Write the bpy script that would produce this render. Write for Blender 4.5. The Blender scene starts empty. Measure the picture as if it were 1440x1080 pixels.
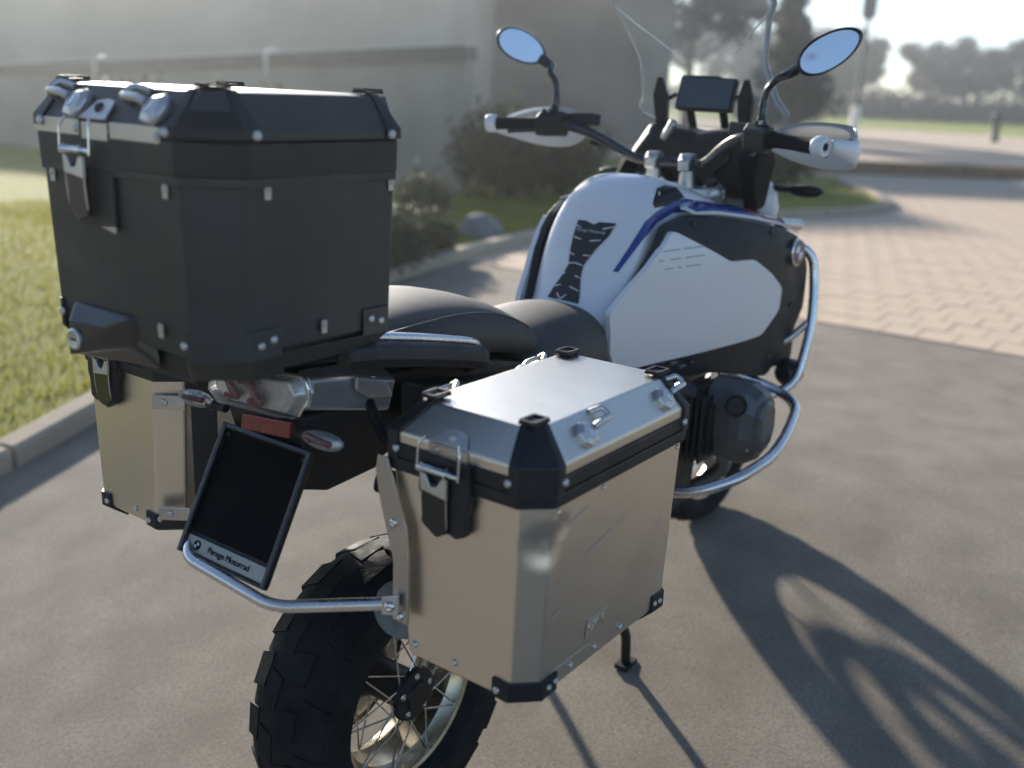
import bpy, bmesh, math, random
from mathutils import Vector, Matrix, Quaternion
import numpy as np
random.seed(7)
S = bpy.context.scene
COL = S.collection
R = math.radians

# ------------------------------------------------------------------ camera, sky, sun, exposure
cam = bpy.data.cameras.new('camera'); cam_o = bpy.data.objects.new('camera', cam); COL.objects.link(cam_o)
S.camera = cam_o
CAM_POS = Vector((-1.3398, -1.2678, 1.3292))
cam_o.matrix_world = Matrix(((0.59099, 0.20313, -0.78069, CAM_POS.x), (-0.80543, 0.20251, -0.55702, CAM_POS.y),
                             (0.04495, 0.95798, 0.28329, CAM_POS.z), (0, 0, 0, 1)))
cam.sensor_width = 36.0; cam.lens = 35.09; cam.clip_start = 0.05; cam.clip_end = 2000
cam.dof.use_dof = True; cam.dof.focus_distance = 1.86; cam.dof.aperture_fstop = 2.0

SUN_AZ = R(58.0)        # from +X towards +Y
SUN_EL = R(17.5)
sun_dir = Vector((math.cos(SUN_AZ) * math.cos(SUN_EL), math.sin(SUN_AZ) * math.cos(SUN_EL), math.sin(SUN_EL)))
w = bpy.data.worlds.new('World'); S.world = w; w.use_nodes = True
nt = w.node_tree; bgn = nt.nodes['Background']
sky = nt.nodes.new('ShaderNodeTexSky'); sky.sky_type = 'NISHITA'; sky.sun_disc = False
sky.sun_elevation = SUN_EL; sky.sun_rotation = R(90) - SUN_AZ
sky.air_density = 0.75; sky.dust_density = 0.15; sky.ozone_density = 1.5; sky.altitude = 100
nt.links.new(sky.outputs[0], bgn.inputs[0]); bgn.inputs[1].default_value = 0.095
sl = bpy.data.lights.new('sun', 'SUN'); sl.energy = 5.0; sl.angle = R(1.8); sl.color = (1.0, 0.93, 0.82)
so = bpy.data.objects.new('sun', sl); COL.objects.link(so)
so.rotation_euler = sun_dir.to_track_quat('Z', 'Y').to_euler(); so.location = sun_dir * 30
S.view_settings.view_transform = 'Standard'; S.view_settings.look = 'None'
S.view_settings.exposure = 1.10; S.view_settings.gamma = 1.0; S.view_settings.use_curve_mapping = False
S.render.engine = 'CYCLES'
S.cycles.max_bounces = 8; S.cycles.transparent_max_bounces = 12; S.cycles.use_denoising = True
S.cycles.sample_clamp_indirect = 6.0

# ------------------------------------------------------------------ materials
MATS = {}
def mat(name, col, rough=0.5, metal=0.0, coat=0.0, var=0.12, vscale=6.0, rvar=0.08, bump=0.0, bscale=60.0,
        stretch=None, spec=0.5, col2=None, coords='Object', trans=0.0, ior=1.45):
    m = bpy.data.materials.new(name); m.use_nodes = True
    t = m.node_tree; b = t.nodes['Principled BSDF']; L = t.links.new
    tc = t.nodes.new('ShaderNodeTexCoord'); mp = t.nodes.new('ShaderNodeMapping')
    L(tc.outputs[coords], mp.inputs[0])
    if stretch: mp.inputs['Scale'].default_value = stretch
    n = t.nodes.new('ShaderNodeTexNoise'); n.inputs['Scale'].default_value = vscale; n.inputs['Detail'].default_value = 5
    L(mp.outputs[0], n.inputs[0])
    mx = t.nodes.new('ShaderNodeMix'); mx.data_type = 'RGBA'
    c2 = col2 if col2 else tuple(c * (1 - 2 * var) for c in col)
    mr = t.nodes.new('ShaderNodeMapRange'); mr.inputs[1].default_value = 0.3; mr.inputs[2].default_value = 0.7
    L(n.outputs[0], mr.inputs[0]); L(mr.outputs[0], mx.inputs[0])
    mx.inputs[6].default_value = (*c2, 1); mx.inputs[7].default_value = (*col, 1)
    L(mx.outputs[2], b.inputs['Base Color'])
    n2 = t.nodes.new('ShaderNodeTexNoise'); n2.inputs['Scale'].default_value = vscale * 2.3; n2.inputs['Detail'].default_value = 6
    L(mp.outputs[0], n2.inputs[0])
    r2 = t.nodes.new('ShaderNodeMapRange'); r2.inputs[1].default_value = 0.3; r2.inputs[2].default_value = 0.7
    r2.inputs[3].default_value = max(0.02, rough - rvar); r2.inputs[4].default_value = min(1, rough + rvar)
    L(n2.outputs[0], r2.inputs[0]); L(r2.outputs[0], b.inputs['Roughness'])
    b.inputs['Metallic'].default_value = metal; b.inputs['Coat Weight'].default_value = coat
    b.inputs['Coat Roughness'].default_value = 0.06; b.inputs['Specular IOR Level'].default_value = spec
    b.inputs['Transmission Weight'].default_value = trans; b.inputs['IOR'].default_value = ior
    if bump:
        n3 = t.nodes.new('ShaderNodeTexNoise'); n3.inputs['Scale'].default_value = bscale; n3.inputs['Detail'].default_value = 4
        L(mp.outputs[0], n3.inputs[0])
        bp = t.nodes.new('ShaderNodeBump'); bp.inputs['Strength'].default_value = bump; bp.inputs['Distance'].default_value = 0.004
        L(n3.outputs[0], bp.inputs['Height']); L(bp.outputs[0], b.inputs['Normal'])
    MATS[name] = m
    return m

def glass_mat(name, tint, gloss_rough=0.03, alpha_gloss=None, fres=1.45, base=0.0):
    """thin clear plastic: see-through with fresnel reflection (base = constant milky share)"""
    m = bpy.data.materials.new(name); m.use_nodes = True; t = m.node_tree; L = t.links.new
    for n in list(t.nodes): t.nodes.remove(n)
    out = t.nodes.new('ShaderNodeOutputMaterial'); mix = t.nodes.new('ShaderNodeMixShader')
    tr = t.nodes.new('ShaderNodeBsdfTransparent'); tr.inputs[0].default_value = (*tint, 1)
    pb = t.nodes.new('ShaderNodeBsdfPrincipled'); pb.inputs['Base Color'].default_value = (0.75, 0.78, 0.8, 1)
    pb.inputs['Roughness'].default_value = gloss_rough; pb.inputs['Specular IOR Level'].default_value = 0.9
    fr = t.nodes.new('ShaderNodeFresnel'); fr.inputs[0].default_value = fres
    n = t.nodes.new('ShaderNodeTexNoise'); n.inputs['Scale'].default_value = 9
    ad = t.nodes.new('ShaderNodeMath'); ad.operation = 'MULTIPLY_ADD'; L(n.outputs[0], ad.inputs[0]); ad.inputs[1].default_value = base * 0.6; ad.inputs[2].default_value = base * 0.7
    a2 = t.nodes.new('ShaderNodeMath'); a2.operation = 'ADD'; a2.use_clamp = True; L(fr.outputs[0], a2.inputs[0]); L(ad.outputs[0], a2.inputs[1])
    L(a2.outputs[0], mix.inputs[0]); L(tr.outputs[0], mix.inputs[1]); L(pb.outputs[0], mix.inputs[2]); L(mix.outputs[0], out.inputs[0])
    MATS[name] = m
    return m

mat('aluminium', (0.80, 0.735, 0.64), 0.36, 1.0, var=0.015, vscale=3, rvar=0.02, bump=0.012, bscale=18, stretch=(1.5, 1.5, 30))
mat('lid_aluminium', (0.72, 0.68, 0.61), 0.34, 1.0, var=0.015, vscale=3, rvar=0.025, bump=0.008, bscale=16, stretch=(22, 1.5, 1.5))
mat('steel', (0.55, 0.53, 0.50), 0.38, 1.0, var=0.08, vscale=12, rvar=0.1, bump=0.05, bscale=90)
mat('chrome', (0.78, 0.79, 0.80), 0.16, 1.0, var=0.05, vscale=14, rvar=0.07)
mat('satin_tube', (0.72, 0.73, 0.75), 0.27, 1.0, var=0.06, vscale=14, rvar=0.08)
mat('cast_metal', (0.62, 0.62, 0.61), 0.42, 0.9, var=0.08, vscale=20, rvar=0.1, bump=0.12, bscale=160)
mat('black_coated', (0.044, 0.048, 0.047), 0.47, 0.0, var=0.20, vscale=5, rvar=0.11, bump=0.05, bscale=220)  # glare veil over the top case is put into this lighter black
mat('black_plastic', (0.014, 0.016, 0.019), 0.48, 0.0, var=0.15, vscale=10, rvar=0.10, bump=0.10, bscale=380)
mat('grey_plastic', (0.020, 0.023, 0.027), 0.42, 0.0, spec=0.35, var=0.12, vscale=10, rvar=0.1, bump=0.08, bscale=300)
mat('tail_grey', (0.42, 0.43, 0.44), 0.35, 0.6, var=0.1, vscale=10, rvar=0.08)
mat('black_gloss', (0.012, 0.014, 0.017), 0.22, 0.0, coat=0.4, var=0.1, vscale=6, rvar=0.06)
mat('rubber', (0.017, 0.018, 0.020), 0.78, 0.0, spec=0.25, var=0.25, vscale=14, rvar=0.1, bump=0.15, bscale=150)
mat('vinyl', (0.040, 0.038, 0.036), 0.62, 0.0, spec=0.9, var=0.12, vscale=8, rvar=0.04, bump=0.07, bscale=420)
mat('matt_black', (0.013, 0.014, 0.016), 0.85, 0.0, spec=0.12, var=0.2, vscale=10, rvar=0.05, bump=0.1, bscale=200)
mat('white_paint', (0.74, 0.76, 0.79), 0.25, 0.0, coat=0.6, var=0.02, vscale=3, rvar=0.04)
mat('white_matt', (0.74, 0.75, 0.77), 0.42, 0.15, coat=0.15, var=0.03, vscale=3, rvar=0.05, bump=0.02, bscale=250)
mat('white_plastic', (0.78, 0.79, 0.80), 0.40, 0.0, var=0.05, vscale=8, rvar=0.06)
mat('blue_vinyl', (0.012, 0.045, 0.24), 0.22, 0.0, coat=0.5, var=0.06, vscale=6)
mat('red_vinyl', (0.32, 0.012, 0.022), 0.25, 0.0, coat=0.5, var=0.06, vscale=6)
mat('strip_metal', (0.34, 0.34, 0.335), 0.45, 0.4, var=0.1)
mat('grey_ink', (0.42, 0.435, 0.46), 0.5, 0.0, var=0.05)
mat('pale_ink', (0.50, 0.52, 0.54), 0.5, 0.0, var=0.05)
mat('engine_black', (0.020, 0.021, 0.023), 0.45, 0.3, var=0.2, vscale=18, rvar=0.12, bump=0.2, bscale=120)
mat('engine_grey', (0.13, 0.14, 0.15), 0.42, 0.5, var=0.15, vscale=14, rvar=0.1, bump=0.12, bscale=140)
mat('mirror_glass', (0.90, 0.92, 0.95), 0.03, 1.0, var=0.01, vscale=3, rvar=0.01)
mat('screen_glass', (0.055, 0.072, 0.095), 0.32, 0.0, coat=0.3, var=0.1, vscale=5)  # sky reflected in the display is put into this blue-grey
mat('red_lens', (0.24, 0.012, 0.016), 0.20, 0.0, coat=0.6, var=0.2, vscale=40)
mat('reflector_silver', (0.80, 0.79, 0.76), 0.30, 0.5, var=0.10, vscale=30, rvar=0.1, bump=0.35, bscale=60)
mat('plate_black', (0.004, 0.0045, 0.006), 0.75, 0.0, var=0.1, spec=0.1)
mat('rim_metal', (0.66, 0.57, 0.42), 0.30, 1.0, var=0.1, vscale=8, rvar=0.1, bump=0.1, bscale=40)
glass_mat('clear_screen', (0.92, 0.94, 0.945), 0.05, fres=1.25, base=0.06)
glass_mat('clear_edge', (0.9, 0.92, 0.93), 0.12, fres=1.5, base=0.75)
glass_mat('clear_lens', (0.95, 0.95, 0.95), 0.05, fres=1.35, base=0.05)
glass_mat('smoked_guard', (0.72, 0.74, 0.76), 0.15, fres=1.3, base=0.18)

# ------------------------------------------------------------------ mesh helpers
WL = {}                                           # world position of each object's origin
def V(*a): return Vector(a)
def cr(pts, n=6, closed=False):
    """Catmull-Rom through points"""
    pts = [Vector(p) for p in pts]; out = []; m = len(pts)
    rng = range(m if closed else m - 1)
    for i in rng:
        if closed: p0, p1, p2, p3 = pts[i - 1], pts[i], pts[(i + 1) % m], pts[(i + 2) % m]
        else: p0, p1, p2, p3 = pts[max(i - 1, 0)], pts[i], pts[i + 1], pts[min(i + 2, m - 1)]
        for k in range(n):
            t = k / n
            out.append(0.5 * ((2 * p1) + (p2 - p0) * t + (2 * p0 - 5 * p1 + 4 * p2 - p3) * t * t + (3 * p1 - p0 - 3 * p2 + p3) * t ** 3))
    if not closed: out.append(pts[-1])
    return out
def fillet(pts, r, n=5):
    """straight runs with rounded corners"""
    pts = [Vector(p) for p in pts]; out = [pts[0]]
    for a, b, c in zip(pts, pts[1:], pts[2:]):
        d1 = (a - b); d2 = (c - b); k = min(r, d1.length * 0.45, d2.length * 0.45)
        p = b + d1.normalized() * k; q = b + d2.normalized() * k
        for i in range(n + 1):
            t = i / n; out.append((1 - t) ** 2 * p + 2 * t * (1 - t) * b + t * t * q)
    out.append(pts[-1]); return out

class MB:
    def __init__(s): s.v = []; s.f = []
    def add(s, vs, fs):
        k = len(s.v); s.v += [Vector(v) for v in vs]; s.f += [tuple(i + k for i in f) for f in fs]; return s
    def box(s, c, d, rot=None):
        c = Vector(c); vs = []
        for i in (-.5, .5):
            for j in (-.5, .5):
                for k in (-.5, .5):
                    p = Vector((i * d[0], j * d[1], k * d[2]))
                    if rot is not None: p = rot @ p
                    vs.append(c + p)
        return s.add(vs, [(0, 1, 3, 2), (4, 6, 7, 5), (0, 4, 5, 1), (2, 3, 7, 6), (0, 2, 6, 4), (1, 5, 7, 3)])
    def ext(s, poly, vec):
        n = len(poly); vec = Vector(vec); P = [Vector(p) for p in poly]
        return s.add(P + [p + vec for p in P], [tuple(range(n))[::-1], tuple(range(n, 2 * n))] + [(i, (i + 1) % n, n + (i + 1) % n, n + i) for i in range(n)])
    def loft(s, rings, caps=True, closed=True):
        n = len(rings[0]); vs = [p for r in rings for p in r]; fs = []
        for a in range(len(rings) - 1):
            for i in range(n if closed else n - 1):
                j = (i + 1) % n; fs.append((a * n + i, a * n + j, (a + 1) * n + j, (a + 1) * n + i))
        if caps and closed: fs += [tuple(range(n))[::-1], tuple(range((len(rings) - 1) * n, len(rings) * n))]
        return s.add(vs, fs)
    def tube(s, path, r, n=10, closed=False, flat=1.0):
        path = [Vector(p) for p in path]; m = len(path); rings = []; prev = None
        for i, p in enumerate(path):
            if closed: t = path[(i + 1) % m] - path[i - 1]
            else: t = path[min(i + 1, m - 1)] - path[max(i - 1, 0)]
            t.normalize()
            if prev is None:
                u = t.orthogonal().normalized()
                if abs(t.z) < 0.9: u = t.cross(Vector((0, 0, 1))).normalized()
            else: u = (prev - t * prev.dot(t)).normalized()
            prev = u; vv = t.cross(u); rr = r[i] if isinstance(r, (list, tuple)) else r
            rings.append([p + u * rr * math.cos(2 * math.pi * k / n) + vv * rr * flat * math.sin(2 * math.pi * k / n) for k in range(n)])
        if closed: rings.append(rings[0]); return s.loft(rings, caps=False)
        return s.loft(rings)
    def cyl(s, a, b, r, r2=None, n=18): return s.tube([a, b], [r, r if r2 is None else r2], n)
    def lathe(s, c, axis, prof, n=24):
        """prof: (distance along axis, radius)"""
        c = Vector(c); ax = Vector(axis).normalized(); u = ax.orthogonal().normalized(); vv = ax.cross(u)
        return s.loft([[c + ax * d + (u * math.cos(2 * math.pi * k / n) + vv * math.sin(2 * math.pi * k / n)) * max(r, 1e-4) for k in range(n)] for d, r in prof])
    def ell(s, c, d, rot=None, nu=14, nv=8):
        c = Vector(c); rings = []
        for i in range(nv + 1):
            th = math.pi * i / nv; rg = []
            for k in range(nu):
                ph = 2 * math.pi * k / nu
                p = Vector((d[0] * max(math.sin(th), 1e-3) * math.cos(ph), d[1] * max(math.sin(th), 1e-3) * math.sin(ph), d[2] * math.cos(th)))
                rg.append(c + (rot @ p if rot is not None else p))
            rings.append(rg)
        return s.loft(rings)
    def build(s, name, m, parent=None, bevel=0, smooth=None, sub=0, solid=0, seg=2, weld=False):
        me = bpy.data.meshes.new(name)
        c = sum(s.v, Vector()) / len(s.v)
        me.from_pydata([v - c for v in s.v], [], s.f)
        bm = bmesh.new(); bm.from_mesh(me)
        if weld: bmesh.ops.remove_doubles(bm, verts=bm.verts, dist=1e-5)
        bmesh.ops.recalc_face_normals(bm, faces=bm.faces); bm.to_mesh(me); bm.free()
        me.materials.append(MATS[m] if isinstance(m, str) else m)
        if smooth is not None or sub:
            me.shade_smooth()
            if not sub: me.set_sharp_from_angle(angle=R(smooth))
        o = bpy.data.objects.new(name, me); COL.objects.link(o)
        link(o, parent, c)
        if solid:
            md = o.modifiers.new('solidify', 'SOLIDIFY'); md.thickness = solid; md.offset = -1
        if sub:
            md = o.modifiers.new('subsurf', 'SUBSURF'); md.levels = sub; md.render_levels = sub
        if bevel:
            md = o.modifiers.new('bevel', 'BEVEL'); md.width = bevel; md.segments = seg; md.limit_method = 'ANGLE'; md.angle_limit = R(28)
        return o

def link(o, parent, wpos):
    WL[o.name] = Vector(wpos)
    if parent is not None:
        o.parent = parent; o.location = Vector(wpos) - WL[parent.name]
    else: o.location = wpos

def thing(name, loc, label, cat, group=None):
    o = bpy.data.objects.new(name, None); COL.objects.link(o); o.empty_display_size = 0.1
    link(o, None, loc); tag(o, label, cat, group); return o
def tag(o, label=None, cat=None, group=None, kind=None):
    if label: o['label'] = label
    if cat: o['category'] = cat
    if group: o['group'] = group
    if kind: o['kind'] = kind
    return o

def share(name, me, parent, wpos, rot=None, scale=None):
    o = bpy.data.objects.new(name, me); COL.objects.link(o); link(o, parent, wpos)
    if rot is not None: o.rotation_mode = 'QUATERNION'; o.rotation_quaternion = rot
    if scale is not None: o.scale = scale
    return o
RIV = {}
def rivet(parent, p, nrm, r=0.0055, m='cast_metal', name='rivet'):
    k = (round(r, 4), m)
    if k not in RIV:
        mb = MB().lathe((0, 0, 0), (0, 0, 1), [(-.001, 0), (-.001, r), (r * .25, r * .95), (r * .5, r * .7), (r * .55, r * .45), (r * .42, r * .3), (r * .42, 0)], 12)
        o = mb.build('rivet', m, None, smooth=50); RIV[k] = o.data; c = WL[o.name]
        for v in o.data.vertices: v.co += c
        bpy.data.objects.remove(o)
    return share(name, RIV[k], parent, Vector(p), Vector(nrm).to_track_quat('Z', 'Y'))

def text_mesh(name, txt, size, m, parent, pos, xdir, ydir, depth=0.0006, align='CENTER'):
    cu = bpy.data.curves.new(name, 'FONT'); cu.body = txt; cu.size = size; cu.extrude = depth; cu.align_x = align; cu.align_y = 'CENTER'
    o = bpy.data.objects.new(name, cu); COL.objects.link(o)
    dg = bpy.context.evaluated_depsgraph_get(); me = bpy.data.meshes.new_from_object(o.evaluated_get(dg))
    bpy.data.objects.remove(o)
    X = Vector(xdir).normalized(); Y = Vector(ydir).normalized(); Z = X.cross(Y)
    rot = Matrix((X, Y, Z)).transposed()
    for v in me.vertices: v.co = rot @ v.co
    me.materials.clear(); me.materials.append(MATS[m]); me.name = name
    o = bpy.data.objects.new(name, me); COL.objects.link(o); link(o, parent, pos); return o

# ------------------------------------------------------------------ setting: ground
def gz(x):
    """height of the driveway: climbs towards the front wheel, then levels out"""
    if x < -3.0: return -0.203 + 0.138 * -3.0
    if x < 1.5: return -0.203 + 0.138 * x
    t = min(x - 1.5, 1.1)
    return 0.004 + 0.138 * (t - t * t / 2.2)
FLAT = gz(99)

def ground_mat(name, c1, c2, c3, s1, s2, rough=0.9, bump=0.25, bs=90.0, fine=0.5):
    m = bpy.data.materials.new(name); m.use_nodes = True; t = m.node_tree; L = t.links.new; b = t.nodes['Principled BSDF']
    tc = t.nodes.new('ShaderNodeTexCoord')
    def noise(sc, d=4):
        n = t.nodes.new('ShaderNodeTexNoise'); n.inputs['Scale'].default_value = sc; n.inputs['Detail'].default_value = d
        L(tc.outputs['Object'], n.inputs[0]); r = t.nodes.new('ShaderNodeMapRange'); r.inputs[1].default_value = .32; r.inputs[2].default_value = .68
        L(n.outputs[0], r.inputs[0]); return r.outputs[0]
    def mixc(f, a, bb):
        k = t.nodes.new('ShaderNodeMix'); k.data_type = 'RGBA'; L(f, k.inputs[0])
        for i, q in ((6, a), (7, bb)):
            if isinstance(q, tuple): k.inputs[i].default_value = (*q, 1)
            else: L(q, k.inputs[i])
        return k.outputs[2]
    a = mixc(noise(s1, 6), c1, c2)
    sp = t.nodes.new('ShaderNodeMath'); sp.operation = 'MULTIPLY'; L(noise(s2, 3), sp.inputs[0]); sp.inputs[1].default_value = fine
    L(mixc(sp.outputs[0], a, c3), b.inputs['Base Color'])
    b.inputs['Roughness'].default_value = rough; b.inputs['Specular IOR Level'].default_value = 0.25
    n3 = t.nodes.new('ShaderNodeTexNoise'); n3.inputs['Scale'].default_value = bs; n3.inputs['Detail'].default_value = 3; L(tc.outputs['Object'], n3.inputs[0])
    bp = t.nodes.new('ShaderNodeBump'); bp.inputs['Strength'].default_value = bump; bp.inputs['Distance'].default_value = 0.006
    L(n3.outputs[0], bp.inputs['Height']); L(bp.outputs[0], b.inputs['Normal'])
    MATS[name] = m; return m
ground_mat('asphalt', (0.225, 0.194, 0.155), (0.325, 0.284, 0.232), (0.145, 0.125, 0.102), 5.0, 120, 0.9, 0.16, 190, 0.60)
ground_mat('grass_soil', (0.19, 0.195, 0.016), (0.27, 0.25, 0.028), (0.13, 0.145, 0.016), 0.9, 14, 0.95, 0.5, 40, 0.6)
ground_mat('field_grass', (0.22, 0.26, 0.03), (0.29, 0.30, 0.05), (0.17, 0.20, 0.03), 0.08, 0.8, 0.95, 0.3, 4, 0.5)
ground_mat('sand_road', (0.52, 0.415, 0.315), (0.58, 0.47, 0.36), (0.46, 0.37, 0.28), 0.35, 3, 0.95, 0.2, 30, 0.4)
ground_mat('paver_stone', (0.58, 0.455, 0.335), (0.63, 0.50, 0.375), (0.53, 0.415, 0.305), 1.6, 40, 0.9, 0.3, 120, 0.5)
ground_mat('joint_sand', (0.58, 0.455, 0.335), (0.63, 0.50, 0.375), (0.53, 0.415, 0.305), 6, 60, 0.95, 0.2, 100, 0.5)
ground_mat('kerb_stone', (0.40, 0.335, 0.255), (0.48, 0.405, 0.315), (0.32, 0.27, 0.21), 5, 60, 0.9, 0.3, 90, 0.5)
ground_mat('brown_stone', (0.26, 0.175, 0.105), (0.33, 0.225, 0.14), (0.20, 0.13, 0.08), 2, 20, 0.9, 0.3, 40, 0.5)

def sheet(name, xs, ylo, yhi, ny, dz, m, kind='structure'):
    mb = MB(); rows = []
    for x in xs:
        a, b = ylo(x), yhi(x)
        rows.append([V(x, a + (b - a) * j / ny, gz(x) + dz) for j in range(ny + 1)])
    mb.loft(rows, caps=False, closed=False)
    o = mb.build(name, m, None, smooth=60); tag(o, kind=kind); return o
xs_near = [-150, -40, -12, -6, -3] + [-3 + 0.25 * i for i in range(1, 25)] + [3.6, 4.45, 6, 9, 14, 20, 60, 140, 300]
sheet('ground', xs_near, lambda x: -200, lambda x: 300, 12, 0.0, 'asphalt')

# lawn edge (kerb line)
EDGE = [(-6.0, 9.5), (-3.6, 5.2), (-2.0, 3.0), (-0.9, 2.35), (0.0, 2.33), (2.0, 2.87), (4.0, 3.40), (6.5, 3.75), (8.8, 3.35), (10.2, 2.65), (11.6, 2.45), (13.2, 3.0), (14.5, 3.9), (16.2, 4.6)]
edge = cr([(a, b, 0) for a, b in EDGE], 8)
def lawn():
    mb = MB(); rows = []
    for p in edge:
        rows.append([V(p.x + 0.14 * k * k * 0.02 - 0.02 * k, p.y + d, gz(p.x) + 0.035) for k, d in enumerate((0.02, .6, 1.6, 3.5, 7, 14, 30))])
    mb.loft(rows, caps=False, closed=False)
    return tag(mb.build('lawn', 'grass_soil', None, smooth=60), kind='structure')
lawn()
def kerbs():
    # individual kerb stones along the lawn edge
    acc = 0; pts = []; k = 0
    dense = cr([(a, b, 0) for a, b in EDGE], 60)
    start = dense[0]; L = 0; prev = dense[0]
    root = None
    for p in dense[1:]:
        L += (p - prev).length; prev = p
        if L >= 0.9 or p is dense[-1]:
            a, b = start, p; d = (b - a).normalized(); nrm = V(-d.y, d.x, 0)
            a2 = a + d * 0.006; b2 = b - d * 0.006
            h = 0.085
            ring = lambda q: [q - nrm * .12 + V(0, 0, gz(q.x) - .05), q - nrm * .12 + V(0, 0, gz(q.x) + h - .012), q - nrm * .10 + V(0, 0, gz(q.x) + h), q + V(0, 0, gz(q.x) + h), q + V(0, 0, gz(q.x) - .05)]
            mb = MB().loft([ring(a2), ring((a2 + b2) / 2), ring(b2)])
            if root is None:
                root = bpy.data.objects.new('kerb', None); COL.objects.link(root); link(root, None, V(a.x, a.y, gz(a.x))); tag(root, kind='structure')
            mb.build('kerb_stone', 'kerb_stone', root, bevel=0.006)
            start = p; L = 0; k += 1
kerbs()

# pavers
def pavers():
    xs = [4.45 + 0.5 * i for i in range(50)]
    def yhi(x):
        y = 3.0
        for a, b in zip(edge, edge[1:]):
            if a.x <= x <= b.x: y = a.y + (b.y - a.y) * (x - a.x) / max(b.x - a.x, 1e-6)
        return min(y, 6) - 0.13
    bed = sheet('paved_yard', [4.45 + 0.45 * i for i in range(27)], lambda x: -9.0, yhi, 20, 0.004, 'joint_sand')
    Lx, Wy = 0.30, 0.20
    mb = MB().box((0, 0, 0), (Lx - .010, Wy - .010, .03)); po = mb.build('paver', 'paver_stone', None, bevel=0.004, seg=1); me = po.data
    bpy.data.objects.remove(po)
    # edging course + running bond; the nearest 290 are single pieces
    cells = []
    for i in range(40):
        x = 4.45 + Lx / 2 + i * Lx
        for j in range(-44, 32):
            y = j * Wy + (0.5 * Wy if i % 2 else 0)
            if y + Wy / 2 < yhi(x) - .02: cells.append((x, y))
    vis = lambda c: (c[0] - CAM_POS.x) * -0.80543 * 0 + 1
    def screen(c):
        d = V(c[0], c[1], FLAT) - CAM_POS
        z = d.dot(V(.7807, .557, -.2833)); return 720 + 1403.6 * d.dot(V(.59099, -.80543, .04495)) / z
    near = sorted([c for c in cells if c[0] < 9.0 and 1100 < screen(c) < 1470], key=lambda c: c[0])[:290]
    ns = set(near); rnd = random.Random(3)
    for c in near:
        o = share('paver', me, bed, V(c[0], c[1], FLAT - .0085 + rnd.uniform(-.0015, .002)))
    mb = MB()
    for c in cells:
        if c in ns: continue
        mb.box((c[0], c[1], FLAT - .0065 + rnd.uniform(-.0015, .002)), (Lx - .010, Wy - .010, .026))
    o = mb.build('paver_field', 'paver_stone', bed); o['kind'] = 'stuff'
pavers()

# distance: brown wall strip, sandy road, field
def strip(name, a, b, c, d, dz, m):
    mb = MB().add([(*a, FLAT + dz), (*b, FLAT + dz), (*c, FLAT + dz), (*d, FLAT + dz)], [(0, 1, 2, 3)])
    return tag(mb.build(name, m, None), kind='structure')
strip('road', (16.5, -20), (70, -60), (62, 45), (13.0, 26), 0.004, 'sand_road')
strip('meadow', (66, -90), (298, -190), (298, 290), (52, 110), 0.012, 'field_grass')

# ------------------------------------------------------------------ luggage
def oct_ring(x0, x1, o0, o1, c, ci, z, s):
    """plan outline with chamfered corners; o = distance from the bike's centre plane, s = side"""
    P = [(x0 + ci, o0), (x0, o0 + ci), (x0, o1 - c), (x0 + c, o1), (x1 - c, o1), (x1, o1 - c), (x1, o0 + ci), (x1 - ci, o0)]
    return [V(x, s * o, z) for x, o in P]

def corner_cap(parent, pts_levels, m='black_plastic', name='corner_cap'):
    mb = MB(); mb.loft(pts_levels, caps=False, closed=False)
    return mb.build(name, m, parent, solid=0.005, bevel=0.0012, seg=1)

def tie_ring(parent, c, ux, uy):
    """small strap eyelet on a lid corner"""
    ux = Vector(ux).normalized(); uy = Vector(uy).normalized(); c = Vector(c)
    mb = MB()
    for sgn in (-1, 1):
        mb.box(c + ux * .017 * sgn + V(0, 0, .0030), (.006, .026, .006), Matrix((ux, uy, V(0, 0, 1))).transposed())
        mb.box(c + uy * .012 * sgn + V(0, 0, .0050), (.034, .006, .003), Matrix((ux, uy, V(0, 0, 1))).transposed())
    mb.box(c + V(0, 0, .001), (.040, .030, .003), Matrix((ux, uy, V(0, 0, 1))).transposed())
    return mb.build('strap_eyelet', 'black_plastic', parent, bevel=0.001, seg=1)

def tie_hook(parent, c, u, v, k=1.0, m='cast_metal'):
    """cast lashing hook: diamond plate with a bent loop beside it; u along the edge, v up the slope"""
    u = Vector(u).normalized(); v = Vector(v).normalized(); n = u.cross(v).normalized(); c = Vector(c)
    if n.z < 0: n = -n
    f = lambda a, b, h: c + u * a * k + v * b * k + n * h * k
    h = thing_part = None
    mb = MB()
    dia = [(-.027, .004), (-.018, .019), (.004, .015), (.016, .003), (.008, -.018), (-.012, -.021), (-.024, -.012)]
    lo = [f(a, b, .0) for a, b in dia]; mid = [f(a, b, .009) for a, b in dia]; top = [f(a * .62 - .002, b * .62, .013) for a, b in dia]
    mb.loft([lo, mid, top])
    hk = mb.build('lashing_hook', m, parent, bevel=0.0012, seg=1)
    l = MB()
    path = fillet([f(.008, .004, .012), f(.020, .006, .017), f(.052, .008, .017), f(.056, .010, -.001)], .008 * k, 3)
    l.tube(path, .0052 * k, 8)
    path = fillet([f(.050, .012, .016), f(.050, .026, .012), f(.030, .028, .0)], .008 * k, 3)
    l.tube(path, .0045 * k, 8)
    l.build('hook_loop', m, hk, smooth=40)
    e = MB().ext([f(-.011, .006, .0132), f(-.005, .003, .0132), f(-.003, -.009, .0132), (f(-.009, -.007, .0132))], n * .0012)
    e.build('hook_emblem', 'chrome', hk)
    return hk

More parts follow.
